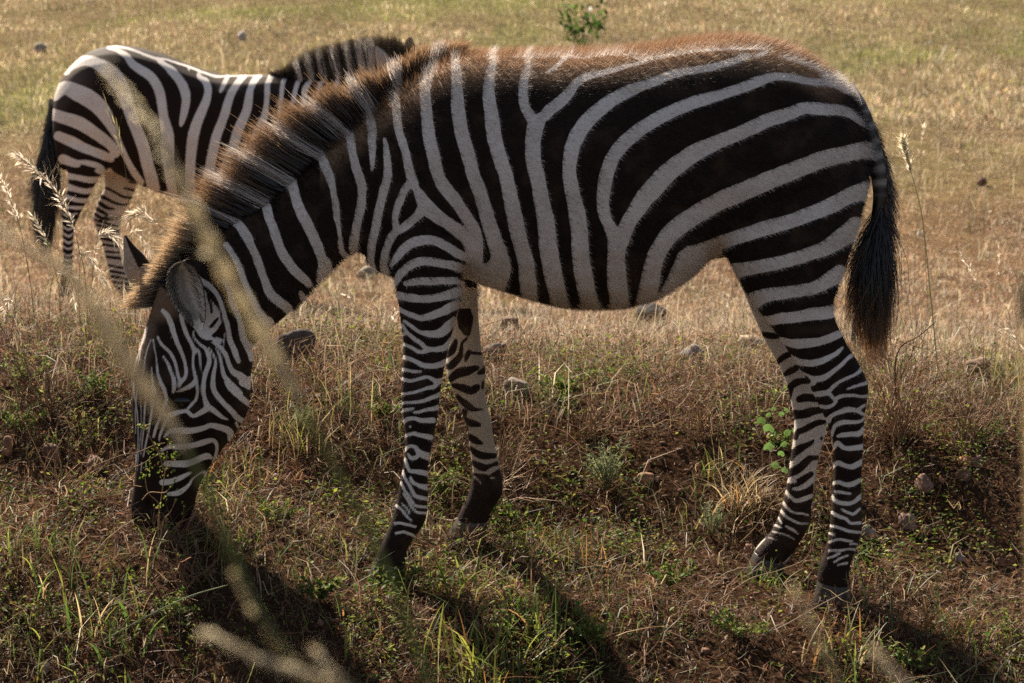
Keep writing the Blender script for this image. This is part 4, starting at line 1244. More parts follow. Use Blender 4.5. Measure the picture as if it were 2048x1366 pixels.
def blades(soup, x, y, h, w, lean, cb, ct, r=rng, z=None, curl=1.0):
    """one bent blade per point: base colour cb, tip colour ct (n,3)"""
    n = len(x)
    z = terrain(x, y) if z is None else z
    az = r.uniform(0, 6.283, n); L_ = np.abs(r.normal(lean, .3, n))
    d = np.stack([np.cos(az), np.sin(az), np.zeros(n)], 1)
    b = np.stack([x, y, z - .004], 1)
    up = np.array([0, 0, 1.0])
    h = h[:, None]
    p1 = b + h * .55 * (up + d * L_[:, None] * .45)
    p2 = b + h * (up * (1 - .25 * np.clip(L_[:, None], 0, 2)) + d * L_[:, None] * curl)
    a2 = az + 1.57 + r.normal(0, .7, n)
    sd = np.stack([np.cos(a2), np.sin(a2), np.zeros(n)], 1) * w[:, None] / 2
    V = np.stack([b - sd, b + sd, p1 - sd * .85, p1 + sd * .85, p2], 1).reshape(-1, 3)
    f = np.array([0, 1, 3, 2, 2, 3, 4])[None] + (np.arange(n) * 5)[:, None]
    cm = (cb + ct) / 2
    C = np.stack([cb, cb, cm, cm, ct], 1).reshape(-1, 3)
    soup.add(V, f, np.tile([4, 3], n), C)


def pick(r, n, palette, weights):
    weights = np.asarray(weights, float)
    if weights.ndim == 1: weights = np.broadcast_to(weights, (n, len(palette)))
    cw = np.cumsum(weights, 1); cw /= cw[:, -1:]
    i = (r.random(n)[:, None] > cw).sum(1).clip(0, len(palette) - 1)
    return np.asarray(palette)[i] * r.uniform(.65, 1.35, n)[:, None]


STRAW, RUST, OLIVE, GREEN, YGREEN, PALE, BROWN = (.56, .435, .285), (.47, .275, .18), (.28, .245, .13), (.10, .155, .035), (.29, .29, .08), (.66, .57, .40), (.21, .12, .07)
PAL = [STRAW, RUST, OLIVE, GREEN, YGREEN, PALE, BROWN]

s = Soup()
# far hillside turf
n = 230000; x, y = scatter(n, 13, 42, 1.0, 1.9)
gn = sstep(-.1, .5, fbm(x / 2.2, y / 3.0, 61))
wts = np.stack([.34 + 0 * gn, .14 * (1 - gn), .3 + 0 * gn, .12 * gn, .12 + .55 * gn, .12 + 0 * gn, .1 * (1 - gn)], 1)
c = pick(rng, n, PAL, wts) * (.6 + .7 * sstep(-.4, .4, fbm(x / .8, y / 1.6, 66)))[:, None] * rng.choice([.7, 1.0, 1.3], n)[:, None]
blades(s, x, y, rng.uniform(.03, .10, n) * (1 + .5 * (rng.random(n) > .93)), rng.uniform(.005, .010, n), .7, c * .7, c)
# middle plain, grazed short
n = 350000; x, y = scatter(n, 4.5, 14, 1.1, 1.8)
keep = rng.random(n) < .25 + .9 * sstep(-.45, .35, fbm(x / .45, y / .8, 77, 3)); x, y = x[keep], y[keep]; n = len(x)
gn = sstep(.15, .7, fbm(x / 1.3, y / 1.6, 63))
wts = np.stack([.28 + 0 * gn, .34 * (1 - .6 * gn), .16 + .1 * gn, .02 + .05 * gn, .03 + .18 * gn, .17 + 0 * gn, .14 * (1 - gn)], 1)
c = pick(rng, n, PAL, wts)
pt = .55 + .75 * sstep(-.5, .5, fbm(x / .5, y / .8, 67)); c = c * (.75 + .4 * sstep(-.4, .4, fbm(x / .9, y / 1.4, 68)))[:, None]
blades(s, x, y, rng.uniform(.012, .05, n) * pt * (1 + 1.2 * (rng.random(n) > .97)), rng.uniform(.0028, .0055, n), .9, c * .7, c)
# the shelf just behind the bank
n = 250000; x, y = scatter(n, 1.4, 5, .8, 1.5)
keep = rng.random(n) < .22 + .9 * sstep(-.45, .35, fbm(x / .25, y / .4, 78, 3)); x, y = x[keep], y[keep]; n = len(x)
gn = sstep(.2, .7, fbm(x / .7, y / .8, 65))
wts = np.stack([.26 + 0 * gn, .36 * (1 - .5 * gn), .14 + .1 * gn, .02 + .06 * gn, .03 + .14 * gn, .17 + 0 * gn, .16 * (1 - gn)], 1)
c = pick(rng, n, PAL, wts)
pt = .5 + .9 * sstep(-.5, .5, fbm(x / .3, y / .4, 69)); c = c * (.75 + .4 * sstep(-.4, .4, fbm(x / .6, y / .9, 70)))[:, None]
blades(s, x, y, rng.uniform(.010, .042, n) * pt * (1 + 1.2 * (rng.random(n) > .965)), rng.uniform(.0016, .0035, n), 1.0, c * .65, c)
# scattered tussocks and taller straw on the plain
for (nc, y0, y1, per, hm, wd, sp) in ((420, 1.9, 7, 26, .055, .0022, .05), (520, 6, 16, 26, .07, .0045, .09), (500, 15, 40, 22, .13, .009, .2)):
    nc = int(nc * 1.5); cx, cy = scatter(nc, y0, y1, .9, 1.8)
    x = (cx[:, None] + rng.normal(0, sp, (nc, per))).ravel(); y = (cy[:, None] + rng.normal(0, sp * 1.2, (nc, per))).ravel(); n = len(x)
    tint = np.repeat(rng.uniform(.4, 1.35, nc), per)[:, None]
    c = pick(rng, n, PAL, [.3, .2, .2, .05, .1, .2, .1]) * tint
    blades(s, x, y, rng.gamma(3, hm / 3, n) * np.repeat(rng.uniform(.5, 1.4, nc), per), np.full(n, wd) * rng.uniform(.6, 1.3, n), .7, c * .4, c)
n = 5000; x, y = scatter(n, 1.6, 16, 1.2)
c = pick(rng, n, [STRAW, PALE, RUST], [.4, .4, .2])
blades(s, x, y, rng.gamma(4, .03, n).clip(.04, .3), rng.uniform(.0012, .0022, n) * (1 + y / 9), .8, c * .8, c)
tag(s.build('grazed_grass', M_GRASS), kind='stuff')

# ragged taller dry grass along the crest of the bank
s = Soup()
n = 27000; x, y = scatter(n, .55, 2.4, .5)
keep = rng.random(n) < np.clip(.35 + .9 * fbm(x / .28, y / .28, 71) + .35 * (np.abs(y - 1.2) < .45) + .3 * (x < -.5) + .2 * (x > .8), .06, 1)
x, y = x[keep], y[keep]; n = len(x)
gn = sstep(.1, .7, fbm(x / .4, y / .4, 73))
wts = np.stack([.36 + 0 * gn, .24 + 0 * gn, .12 + 0 * gn, .02 + .12 * gn, .03 + .14 * gn, .14 + 0 * gn, .2 - .1 * gn], 1)
c = pick(rng, n, PAL, wts) * .8
blades(s, x, y, rng.gamma(3, .020, n).clip(.015, .26), rng.uniform(.0011, .0024, n), .75, c * .4, c * 1.15)  # feet of the blades painted darker, like shade low in the grass
tag(s.build('dry_bank_grass', M_DRY), kind='stuff')

# green and yellowing blades on the bank
s = Soup()
n = 50000; x, y = scatter(n, -.75, 1.3, .3)
cl = fbm(x / .22, y / .22, 81); bare = sstep(.25, .55, (x - .05)) * sstep(-.25, .0, y) * (1 - sstep(.55, .9, y))
keep = rng.random(n) < np.clip(.16 + 1.1 * cl, .03, 1) * (1 - .75 * bare)
x, y = x[keep], y[keep]; n = len(x)
wts = np.array([.14, .08, .14, .30, .24, .05, .05])
c = pick(rng, n, PAL, wts) * rng.choice([.55, .9, 1.35], n, p=[.35, .4, .25])[:, None]
blades(s, x, y, rng.gamma(3, .015, n).clip(.012, .13), rng.uniform(.0013, .0034, n), .7, c * .4, c)  # shade in the gaps painted into the blade feet
tag(s.build('green_grass', M_GRASS), kind='stuff')

# dead stems and straw lying over the bank
s = Soup()


def litter(n, y0, y1, ln, wd, hmax, pal, wts, p=.3, k=5, keepf=None):
    x, y = scatter(n, y0, y1, p)
    if keepf is not None:
        m = rng.random(n) < keepf(x, y); x, y = x[m], y[m]; n = len(x)
    az = rng.uniform(0, 6.283, n)[:, None] + np.cumsum(rng.normal(0, .35, (n, k)), 1)
    L_ = (rng.gamma(3, ln / 3, n) / k)[:, None]
    px_ = x[:, None] + np.cumsum(np.cos(az) * L_, 1); py_ = y[:, None] + np.cumsum(np.sin(az) * L_, 1)
    hh = np.abs(rng.normal(0, hmax, (n, 1))) + rng.normal(0, hmax * .8, (n, k)).cumsum(1) * .5
    pz = terrain(px_.ravel(), py_.ravel(), True).reshape(n, k) + np.clip(hh, .001, hmax * 4)
    q = np.stack([px_, py_, pz], 2)
    w = rng.uniform(.6, 1.4, n)[:, None] * wd * np.linspace(1, .5, k)[None]
    c = pick(rng, n, pal, wts)
    sd = rng.normal(0, 1, (n, 3)); sd[:, 2] = np.abs(sd[:, 2]) * .6; sd /= np.linalg.norm(sd, axis=1, keepdims=True)
    add_strips(s, q, w, sd, np.repeat(c[:, None], k, 1))


LIT = [STRAW, RUST, PALE, BROWN, (.15, .085, .048), (.06, .034, .02)]
BANK = [tuple(a_ * v for a_, v in zip((.60, .52, .46), c_)) for c_ in LIT]  # darker, redder litter colours; part of the bank's shade is painted in
clump = lambda x, y: np.clip(.18 + 1.5 * (fbm(x / .17, y / .17, 101, 3) + .12) + .5 * sstep(.55, .95, y), .04, 1)
bareK = lambda x, y: 1 - .35 * sstep(.25, .55, (x - .05)) * sstep(-.3, .0, y) * (1 - sstep(.55, .9, y))
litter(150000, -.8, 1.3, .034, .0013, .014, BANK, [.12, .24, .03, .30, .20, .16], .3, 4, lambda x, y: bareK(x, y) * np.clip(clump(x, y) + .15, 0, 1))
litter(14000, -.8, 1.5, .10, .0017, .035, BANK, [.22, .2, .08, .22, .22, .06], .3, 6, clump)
litter(60000, 1.0, 6, .035, .0020, .006, LIT, [.26, .3, .12, .2, .1, .05], .9, 4)
litter(34000, 5, 16, .05, .0045, .008, LIT, [.3, .25, .16, .2, .08, .05], 1.1, 3)
# thin upright dead stalks
n = 26000; x, y = scatter(n, -.8, 1.3, .3)
m_ = rng.random(n) < np.clip(clump(x, y) + .1, 0, 1) * bareK(x, y); x, y = x[m_], y[m_]; n = len(x)
k = 5; t = np.linspace(0, 1, k)
h = rng.gamma(3, .014, n).clip(.01, .13)
d0 = rng.normal(0, .45, (n, 2)); d1 = d0 + rng.normal(0, .6, (n, 2))
q = np.zeros((n, k, 3))
q[:, :, 0] = x[:, None] + h[:, None] * (d0[:, :1] * t + (d1 - d0)[:, :1] * t ** 2) + rng.normal(0, .0015, (n, k))
q[:, :, 1] = y[:, None] + h[:, None] * (d0[:, 1:] * t + (d1 - d0)[:, 1:] * t ** 2) + rng.normal(0, .0015, (n, k))
q[:, :, 2] = terrain(x, y)[:, None] + h[:, None] * (t - .35 * t ** 2) - .003
c = pick(rng, n, [(.16, .085, .045), (.26, .15, .08), (.36, .25, .13), (.09, .05, .03)], [.34, .3, .18, .18])
sd = rng.normal(0, 1, (n, 3)); sd[:, 2] *= .2; sd /= np.linalg.norm(sd, axis=1, keepdims=True)
add_strips(s, q, rng.uniform(.0008, .0016, n)[:, None] * np.linspace(1, .6, k)[None], sd, np.repeat(c[:, None], k, 1))
tag(s.build('dry_litter', M_DRY), kind='stuff')

# low creeping herbs with small leaves
s = Soup()


def leaf_quads(soup, p, d, ln, wd, nrm, cols):
    """folded pointed leaves: base p, direction d"""
    sd = np.cross(d, nrm); sd /= np.linalg.norm(sd, axis=1, keepdims=True) + 1e-9
    ln, wd = ln[:, None], wd[:, None]
    mid = p + d * ln * .5
    V = np.stack([p, mid - sd * wd / 2 + nrm * wd * .12, p + d * ln - nrm * ln * .12, mid + sd * wd / 2 + nrm * wd * .12], 1).reshape(-1, 3)
    n = len(p)
    f = np.array([0, 1, 2, 0, 2, 3])[None] + (np.arange(n) * 4)[:, None]
    soup.add(V, f, np.full(2 * n, 3), np.repeat(cols, 4, 0))


n = 230000; x, y = scatter(n, -.8, 1.35, .3)
cl = fbm(x / .13, y / .13, 91, 4) + .45 * fbm(x / .45, y / .45, 95)
keep = rng.random(n) < np.clip(.05 + 1.3 * (cl - .04) + .25 * (y < -.25), .02, .8) * bareK(x, y)
x, y = x[keep], y[keep]; n = len(x)
z = terrain(x, y) + rng.gamma(2, .012, n)
d = rng.normal(0, 1, (n, 3)); d[:, 2] = rng.uniform(-.1, .9, n); d /= np.linalg.norm(d, axis=1, keepdims=True)
nr = rng.normal(0, .45, (n, 3)) + G(0, 0, 1); nr -= d * (nr * d).sum(1)[:, None]; nr /= np.linalg.norm(nr, axis=1, keepdims=True)
c = pick(rng, n, [(.045, .085, .013), (.10, .155, .022), (.24, .26, .04), (.14, .13, .045), (.12, .055, .025)], [.26, .24, .24, .12, .14])
leaf_quads(s, np.stack([x, y, z], 1), d, rng.uniform(.005, .016, n), rng.uniform(.003, .009, n), nr, c)
tag(s.build('creeping_herbs', M_LEAF), kind='stuff')

# soil crumbs and gravel
s = Soup()
n = 15000; x, y = scatter(n, -.75, 1.2, .3)
bare = sstep(.1, .5, x) * sstep(-.3, .0, y)
keep = rng.random(n) < .5 + .5 * bare; x, y = x[keep], y[keep]; n = len(x)
sz = rng.gamma(2, .0019, n).clip(.0013, .011)[:, None] * np.stack([np.ones(n), rng.uniform(.6, 1, n), rng.uniform(.5, .9, n)], 1)
c = pick(rng, n, [(.085, .043, .024), (.13, .07, .04), (.19, .12, .08), (.06, .034, .021)], [.5, .25, .12, .13])
add_lumps(s, np.stack([x, y, terrain(x, y) + sz[:, 2] * .3], 1), sz, c, .3, 5, 1)
tag(s.build('gravel', M_STONE), kind='stuff')
# ------------------------------------------------------------------ stones, each where it lies
def stone(px, py, wpx, hpx, col, label, rough=.22, seed=0, top=None, sink=.62, group=None, cat='stone', name='stone'):
    """px,py: middle of its foot in the photo; wpx,hpx: its size there"""
    g = on_ground(px, py)
    k = (g[1] + 4) / FPX
    w, h = wpx * k / 2, hpx * k / (1 - sink * .5) / 1.7
    s = Soup(); r = np.random.default_rng(seed + 100)
    col = np.array(col) * (.72 if group == PB else 1)
    add_lumps(s, np.array([[0, 0, h * (1 - sink)]]), np.array([[w, w * r.uniform(.6, .85), h]]), col[None], rough, seed)
    V = np.vstack(s.v)
    ctr = np.array([0, 0, h * (1 - sink)]); sc_ = np.array([w, w * .72, h]); Q = (V - ctr) / sc_
    for _ in range(11):
        nv_ = r.normal(0, 1, 3); nv_ /= np.linalg.norm(nv_); dd = Q @ nv_ - r.uniform(.62, .86)
        Q = Q - np.maximum(dd, 0)[:, None] * nv_ * .92
    V = Q * sc_ + ctr
    c = np.vstack(s.c).copy()
    if top is not None:
        t = sstep(.1, .8, (V[:, 2] - V[:, 2].min()) / np.ptp(V[:, 2]))[:, None]
        c = c * (1 - t) + np.array(top) * t
    a = r.uniform(0, .5)
    o = mesh_np(name, V, np.concatenate(s.l), np.concatenate(s.s), M_STONE, None, c)
    o.rotation_euler = (r.normal(0, .12), r.normal(0, .12), 0)
    o.location = g
    return tag(o, label, cat, group)


GREY, TAN, PINK, ORANGE, BRWN, DARK = (.20, .19, .19), (.42, .32, .21), (.36, .24, .19), (.33, .16, .08), (.16, .085, .05), (.045, .036, .03)
RK = 'rocks lying in the dry grass'
PB = 'pebbles in the bare soil'
stone(1302, 642, 78, 34, DARK, 'flat dark rock lying in the grass under the belly of the grazing zebra', .16, 1, (.045, .038, .034), group=RK, cat='rock', name='rock')
stone(1386, 728, 72, 40, (.10, .085, .08), 'mottled grey rock between the dark slab and the hind legs', .2, 2, (.19, .175, .175), group=RK, cat='rock', name='rock')
stone(1502, 694, 66, 26, (.3, .22, .14), 'flat pale tan rock touching the far hind leg', .14, 3, (.36, .28, .19), group=RK, cat='rock', name='rock')
stone(1748, 745, 60, 38, (.26, .2, .16), 'pale pinkish rock just behind the hock and under the tail tip', .2, 4, group=RK, cat='rock', name='rock')
stone(1712, 690, 26, 44, (.13, .12, .12), 'small upright grey rock hidden behind the tail brush', .2, 5, group=RK, cat='rock', name='rock')
stone(1958, 772, 62, 36, (.2, .13, .085), 'brown rock in the dry grass at the far right', .25, 6, group=RK, cat='rock', name='rock')
stone(985, 728, 62, 38, (.13, .105, .09), 'dark lumpy rock beside the knee of the far foreleg', .25, 7, group=RK, cat='rock', name='rock')
stone(1036, 790, 72, 34, (.19, .15, .12), 'low grey-brown rock at the edge of the bank below the belly', .25, 8, group=RK, cat='rock', name='rock')
stone(1022, 668, 54, 30, (.17, .1, .065), 'reddish brown rock right of the far foreleg, half sunk in turf', .25, 9, group=RK, cat='rock', name='rock')
stone(592, 728, 96, 60, (.055, .042, .04), 'dark mound of earth in dry grass behind the throat of the grazing zebra', .3, 10, (.07, .055, .05), group=RK, cat='mound', name='earth_mound')
stone(172, 748, 40, 30, (.17, .08, .045), 'rusty brown clod on the bank left of the zebra face', .3, 11, group=RK, cat='clod', name='clod')
stone(735, 556, 56, 20, (.30, .26, .2), 'pale whitish rock seen between throat and forelegs', .2, 12, group=RK, cat='rock', name='rock')
stone(485, 79, 22, 14, (.45, .4, .35), 'small white rock on the far turf above the adult zebra back', .2, 13, group=RK, cat='rock', name='rock')
stone(80, 104, 34, 16, (.34, .28, .22), 'pale rock on the far turf at the left, above the adult zebra rump', .2, 14, group=RK, cat='rock', name='rock')
stone(1838, 474, 12, 10, (.65, .6, .52), 'tiny white stone on the turf right of the tail', .2, 15, group=RK)
stone(1963, 372, 22, 16, (.16, .09, .06), 'small brown stone far out on the turf at the right', .2, 16, group=RK)
stone(1930, 936, 36, 16, (.40, .19, .085), 'long orange pebble on the bank right of the hind legs', .12, 20, group=PB, cat='pebble', name='pebble')
stone(1953, 944, 28, 18, (.28, .17, .13), 'dull pink pebble touching the long orange one', .15, 21, group=PB, cat='pebble', name='pebble')
stone(1928, 968, 30, 22, (.24, .14, .095), 'round brown pebble below the orange and pink pair', .15, 22, group=PB, cat='pebble', name='pebble')
stone(1846, 985, 42, 28, (.34, .2, .14), 'rough pinkish stone standing out of the bare soil right of the hind legs', .3, 23, group=PB)
stone(1815, 1062, 40, 26, (.31, .19, .15), 'pinkish stone on bare soil beside a smaller orange one', .3, 24, group=PB)
stone(1852, 1062, 28, 18, (.34, .18, .11), 'rounded tan-orange pebble between two stones on bare soil', .18, 25, group=PB, cat='pebble', name='pebble')
stone(1738, 1084, 34, 24, (.40, .31, .28), 'pale flat stone right behind the near hind pastern', .2, 26, group=PB)
stone(1918, 1124, 22, 16, (.46, .36, .33), 'pale pink pebble on the bare soil at the lower right', .15, 27, group=PB, cat='pebble', name='pebble')
stone(2022, 1124, 24, 16, (.32, .16, .09), 'orange-brown pebble at the right edge of the picture', .15, 28, group=PB, cat='pebble', name='pebble')
stone(2000, 1130, 22, 14, (.24, .12, .08), 'dark red pebble next to the one at the right edge', .15, 29, group=PB, cat='pebble', name='pebble')
stone(1612, 1088, 16, 14, (.34, .17, .1), 'small orange pebble between the two hind feet', .12, 30, group=PB, cat='pebble', name='pebble')
stone(1497, 1112, 24, 20, (.36, .18, .12), 'rusty pebble behind the toe of the far hind hoof', .15, 31, group=PB, cat='pebble', name='pebble')
stone(1290, 968, 44, 18, (.36, .2, .12), 'flat orange stone in the soil below the belly', .18, 32, group=PB)
stone(1294, 948, 18, 14, (.3, .15, .09), 'little red-brown pebble above the flat orange stone', .15, 33, group=PB, cat='pebble', name='pebble')
stone(556, 972, 26, 18, (.40, .26, .2), 'smooth oval pink pebble in front of the zebra jaw', .1, 34, group=PB, cat='pebble', name='pebble')
stone(707, 1076, 16, 16, (.50, .37, .25), 'round cream pebble left of the near front foot', .08, 35, group=PB, cat='pebble', name='pebble')
stone(15, 916, 34, 34, (.38, .19, .11), 'orange stone standing at the left edge of the picture', .2, 36, group=PB)
stone(866, 1266, 26, 18, (.38, .22, .16), 'pinkish pebble below and right of the near front hoof', .18, 37, group=PB, cat='pebble', name='pebble')
stone(696, 1172, 16, 12, (.36, .21, .14), 'small tan pebble left of the near front hoof', .15, 38, group=PB, cat='pebble', name='pebble')
stone(1014, 1200, 44, 20, (.32, .15, .07), 'curved orange-brown shard in the soil below the belly', .3, 39, group=PB)
stone(640, 1256, 18, 12, (.34, .19, .12), 'lone brown pebble in the shade at the lower left', .15, 40, group=PB, cat='pebble', name='pebble')
stone(1098, 1118, 16, 14, (.45, .32, .26), 'pale round pebble in the herbs below the belly', .1, 41, group=PB, cat='pebble', name='pebble')
stone(950, 1262, 24, 14, (.33, .2, .15), 'brown stone lowest of those under the forelegs', .2, 42, group=PB)
stone(105, 925, 46, 32, (.22, .12, .075), 'lumpy brown stone among herbs left of the muzzle', .3, 43, group=PB)
stone(190, 940, 44, 26, (.26, .15, .1), 'reddish stone just left of the zebra muzzle', .3, 44, group=PB)
stone(90, 1348, 22, 20, (.42, .33, .27), 'pale stone in the bottom left corner', .2, 45, group=PB)


# ------------------------------------------------------------------ plants
def curve3(pp, y, sub=8):
    """smooth 3D line through photo pixels; y one depth or one per point"""
    pp = np.array(pp, float); y = np.broadcast_to(np.asarray(y, float), (len(pp),))
    c = catmull(np.c_[pp, y], sub)
    return P(c[:, 0], c[:, 1], c[:, 2])


def stem_obj(line, r0, r1, col, name='stem', parent=None, m=6, mat=None, tipcol=None):
    s = Soup(); k = len(line)
    c = np.linspace(0, 1, k)[:, None]
    cc = np.array(col) * (1 - c) + np.array(tipcol if tipcol is not None else col) * c
    add_tubes(s, line[None], np.linspace(r0, r1, k)[None], cc[None], m)
    return s.build(name, mat or M_DRY, parent)


def spray(line, t0, t1, n, ln, wd, col, parent, name='seed_head', open_=.5, seed=0, awn=0, curl=.2, core=0):
    """seed head along part of a stem: many small pointed spikelets (and fine awns)"""
    r = np.random.default_rng(seed)
    k = len(line)
    u = r.uniform(t0, t1, n) * (k - 1); i = u.astype(int).clip(0, k - 2); f = (u - i)[:, None]
    p = line[i] * (1 - f) + line[i + 1] * f
    ax = line[i + 1] - line[i]; ax /= np.linalg.norm(ax, axis=1, keepdims=True) + 1e-9
    d = ax + r.normal(0, open_, (n, 3)); d /= np.linalg.norm(d, axis=1, keepdims=True)
    L_ = ln * r.uniform(.5, 1.3, n)
    c = np.array(col) * r.uniform(.6, 1.25, n)[:, None]
    s = Soup()
    t = np.linspace(0, 1, 4)
    off = r.uniform(.1, .9, (n, 1)) * L_[:, None] * d * .8
    q = p[:, None] + off[:, None] + d[:, None] * (t[None, :, None] * L_[:, None, None]) + G(0, 0, -1) * (t ** 2)[None, :, None] * (curl * L_)[:, None, None]
    sd = np.cross(d, r.normal(0, 1, (n, 3))); sd /= np.linalg.norm(sd, axis=1, keepdims=True)
    add_strips(s, q, 2 * wd * np.array([.4, 1, .8, .08])[None] * r.uniform(.7, 1.3, n)[:, None], sd, np.repeat(c[:, None], 4, 1))
    q2 = np.stack([p, p + off], 1)
    add_tubes(s, q2, np.full((n, 2), wd * .2), np.repeat(c[:, None] * .8, 2, 1), 3)
    if core:
        u_ = np.linspace(t0, t1, 40) * (k - 1); i_ = u_.astype(int).clip(0, k - 2); f_ = (u_ - i_)[:, None]
        lc = line[i_] * (1 - f_) + line[i_ + 1] * f_
        rc = core * np.interp(np.linspace(0, 1, 40), [0, .15, .5, 1], [.5, 1, .85, .04]) * (1 + .25 * np.sin(np.arange(40) * 1.9))
        add_tubes(s, lc[None], rc[None], np.broadcast_to(np.array(col), (1, 40, 3)) * r.uniform(.7, 1.1, (1, 40, 1)), 8)
    if awn:
        m_ = r.integers(0, n, int(n * awn))
        d2 = d[m_] + r.normal(0, .35, (len(m_), 3)); d2 /= np.linalg.norm(d2, axis=1, keepdims=True)
        q3 = q[m_, -1][:, None] + d2[:, None] * (t[None, :, None] * (L_[m_] * 1.6)[:, None, None])
        add_tubes(s, q3, np.repeat((wd * .13 * (1 - .7 * t))[None], len(m_), 0), np.repeat(c[m_][:, None] * 1.1, 4, 1), 3)
    return s.build(name, M_PLUME, parent)


def to_ground(pp, y):
    """extend a pixel path of depth y down to the soil"""
    line = curve3(pp, y)
    b = line[-1].copy(); z = float(terrain(b[0], b[1]))
    d = line[-1] - line[-4]; d /= np.linalg.norm(d) + 1e-9
    n = 14
    if b[2] > z:
        h = b[2] - z; run = min(h * .6, np.hypot(d[0], d[1]) / max(-d[2], .25) * h)
        hd = d[:2] / (np.hypot(*d[:2]) + 1e-9)
        t = np.linspace(0, 1, n)[1:]
        ex = np.stack([b[0] + hd[0] * run * (1 - (1 - t) ** 2), b[1] + hd[1] * run * (1 - (1 - t) ** 2), b[2] - (h + .01) * t], 1)
        line = np.vstack([line, ex])
    return line


GF = 'out of focus grass heads close to the camera'


def grass_stalk(pp, y, r, col, label, head=None, group=None, leaves=0, seed=0, basecol=None):
    """one flowering grass: path from tip to foot; head = (t1, n, length, width, colour, openness, awns)"""
    line = to_ground(pp, y)
    root = line[-1].copy()
    e = tag(empty('grass_stalk', root), label, 'grass stalk', group)
    stem_obj(line, r * .5, r, col, 'stem', e, 5, None, basecol if basecol is not None else col)
    if head:
        t1, n, ln, wd, hc, op, aw = head
        spray(line[::-1], 1 - t1, 1.0, n, ln, wd, hc, e, 'seed_head', op, seed, aw, .2, (.0031 if t1 < .53 else .0012) if group == GF else 0)
    r_ = np.random.default_rng(seed + 50)
    for k in range(leaves):
        i = int(len(line) * r_.uniform(.5, .9)); p = line[i]
        a = r_.uniform(0, 6.28); d = G(math.cos(a), math.sin(a) * .6, .9); L_ = r_.uniform(.08, .18)
        t = np.linspace(0, 1, 7)
        q = p + d * (t * L_)[:, None] + G(0, 0, -1) * (t ** 2 * L_ * .7)[:, None]
        s = Soup(); sd = np.cross(d, G(0, 0, 1)); sd /= np.linalg.norm(sd)
        add_strips(s, q[None], (np.array([.6, 1, 1, .9, .7, .4, .05]) * r_.uniform(.003, .005))[None], sd[None], np.broadcast_to(np.array(basecol if basecol is not None else col), (1, 7, 3)))
        s.build('leaf', M_GRASS, e)
    return e


SEED = (.80, .70, .56); STM = (.30, .28, .13); STG = (.16, .19, .06)
GS = 'flowering grasses beside the adult zebra'
grass_stalk([(37, 312), (60, 330), (84, 352), (120, 396), (148, 456), (158, 498), (169, 547), (176, 640)], 1.25, .0013, STM, 'tallest pale feathery grass crossing the tail and hind leg of the adult', (.50, 170, .022, .0016, SEED, .42, .5), GS, 2, 1, STG)
grass_stalk([(-6, 340), (18, 392), (35, 438), (42, 463), (60, 561), (74, 690)], 1.25, .0013, STM, 'feathery grass at the left edge of the picture', (.45, 90, .02, .0015, SEED, .35, .4), GS, 1, 2, STG)
grass_stalk([(68, 436), (82, 460), (95, 485), (104, 515), (118, 580), (124, 690)], 1.35, .0011, STM, 'shorter feathery grass in front of the adult tail tip', (.45, 60, .018, .0015, SEED, .35, .5), GS, 1, 3, STG)
grass_stalk([(262, 432), (278, 428), (298, 436), (325, 456), (350, 484), (372, 540), (380, 640)], 1.25, .0012, STM, 'nodding feathery grass with its head bent left above the zebra ears', (.38, 110, .022, .0016, (.66, .57, .44), .4, .6), GS, 1, 4)
grass_stalk([(240, 483), (224, 472), (208, 464), (195, 480), (186, 540), (180, 660)], 1.2, .0011, STM, 'feathery grass bent right across the far hind leg of the adult', (.55, 80, .02, .0014, SEED, .4, .6), GS, 1, 5)
grass_stalk([(218, 224), (236, 272), (249, 330), (256, 390), (262, 460), (268, 560), (272, 660)], 1.35, .0011, (.24, .22, .10), 'slim dark green-brown grass in front of the adult flank', (.33, 24, .035, .001, (.30, .26, .12), .16, .4), GS, 0, 6, STG)
grass_stalk([(203, 556), (192, 530), (176, 512), (164, 508), (158, 560), (160, 660)], 1.15, .0011, STM, 'low drooping feathery grass in front of the adult hind feet', (.5, 60, .018, .0014, SEED, .4, .5), GS, 1, 7)
grass_stalk([(150, 600), (140, 560), (120, 545), (104, 560), (98, 640), (98, 700)], 1.15, .0011, STM, 'low curled feathery grass left of the adult hind feet', (.5, 55, .018, .0014, SEED, .4, .5), GS, 1, 8)
grass_stalk([(10, 620), (18, 600), (28, 610), (34, 660), (36, 720)], 1.1, .0011, STM, 'lowest feathery grass by the left edge', (.5, 40, .016, .0013, SEED, .4, .4), GS, 1, 9)
grass_stalk([(298, 500), (282, 472), (268, 462), (258, 480), (256, 560), (258, 660)], 1.3, .001, STM, 'thin feathery grass left of the far ear of the grazing zebra', (.45, 36, .016, .0012, SEED, .4, .5), GS, 0, 10)
grass_stalk([(1806, 282), (1812, 306), (1822, 345), (1832, 378), (1846, 445), (1858, 560), (1868, 660), (1877, 760)], 1.05, .0019, (.50, .48, .30), 'tall slender grass with a narrow plume standing alone right of the tail', (.23, 420, .015, .0020, (.86, .78, .60), .26, .6), None, 0, 11, (.25, .27, .14))
GR = 'thin dry stalks right of the zebra'
grass_stalk([(1786, 566), (1796, 610), (1808, 660), (1818, 740)], 1.0, .0008, (.24, .25, .10), 'bare green stalk left of the tall plume', None, GR)
grass_stalk([(1806, 540), (1816, 600), (1826, 680), (1832, 760)], 1.0, .0008, (.26, .25, .12), 'bare green stalk close beside the tall plume', None, GR, 0, 13)
grass_stalk([(1848, 470), (1852, 540), (1856, 640), (1852, 760)], 1.02, .0008, (.24, .24, .10), 'bare green stalk crossing the stem of the tall plume', None, GR, 0, 14)
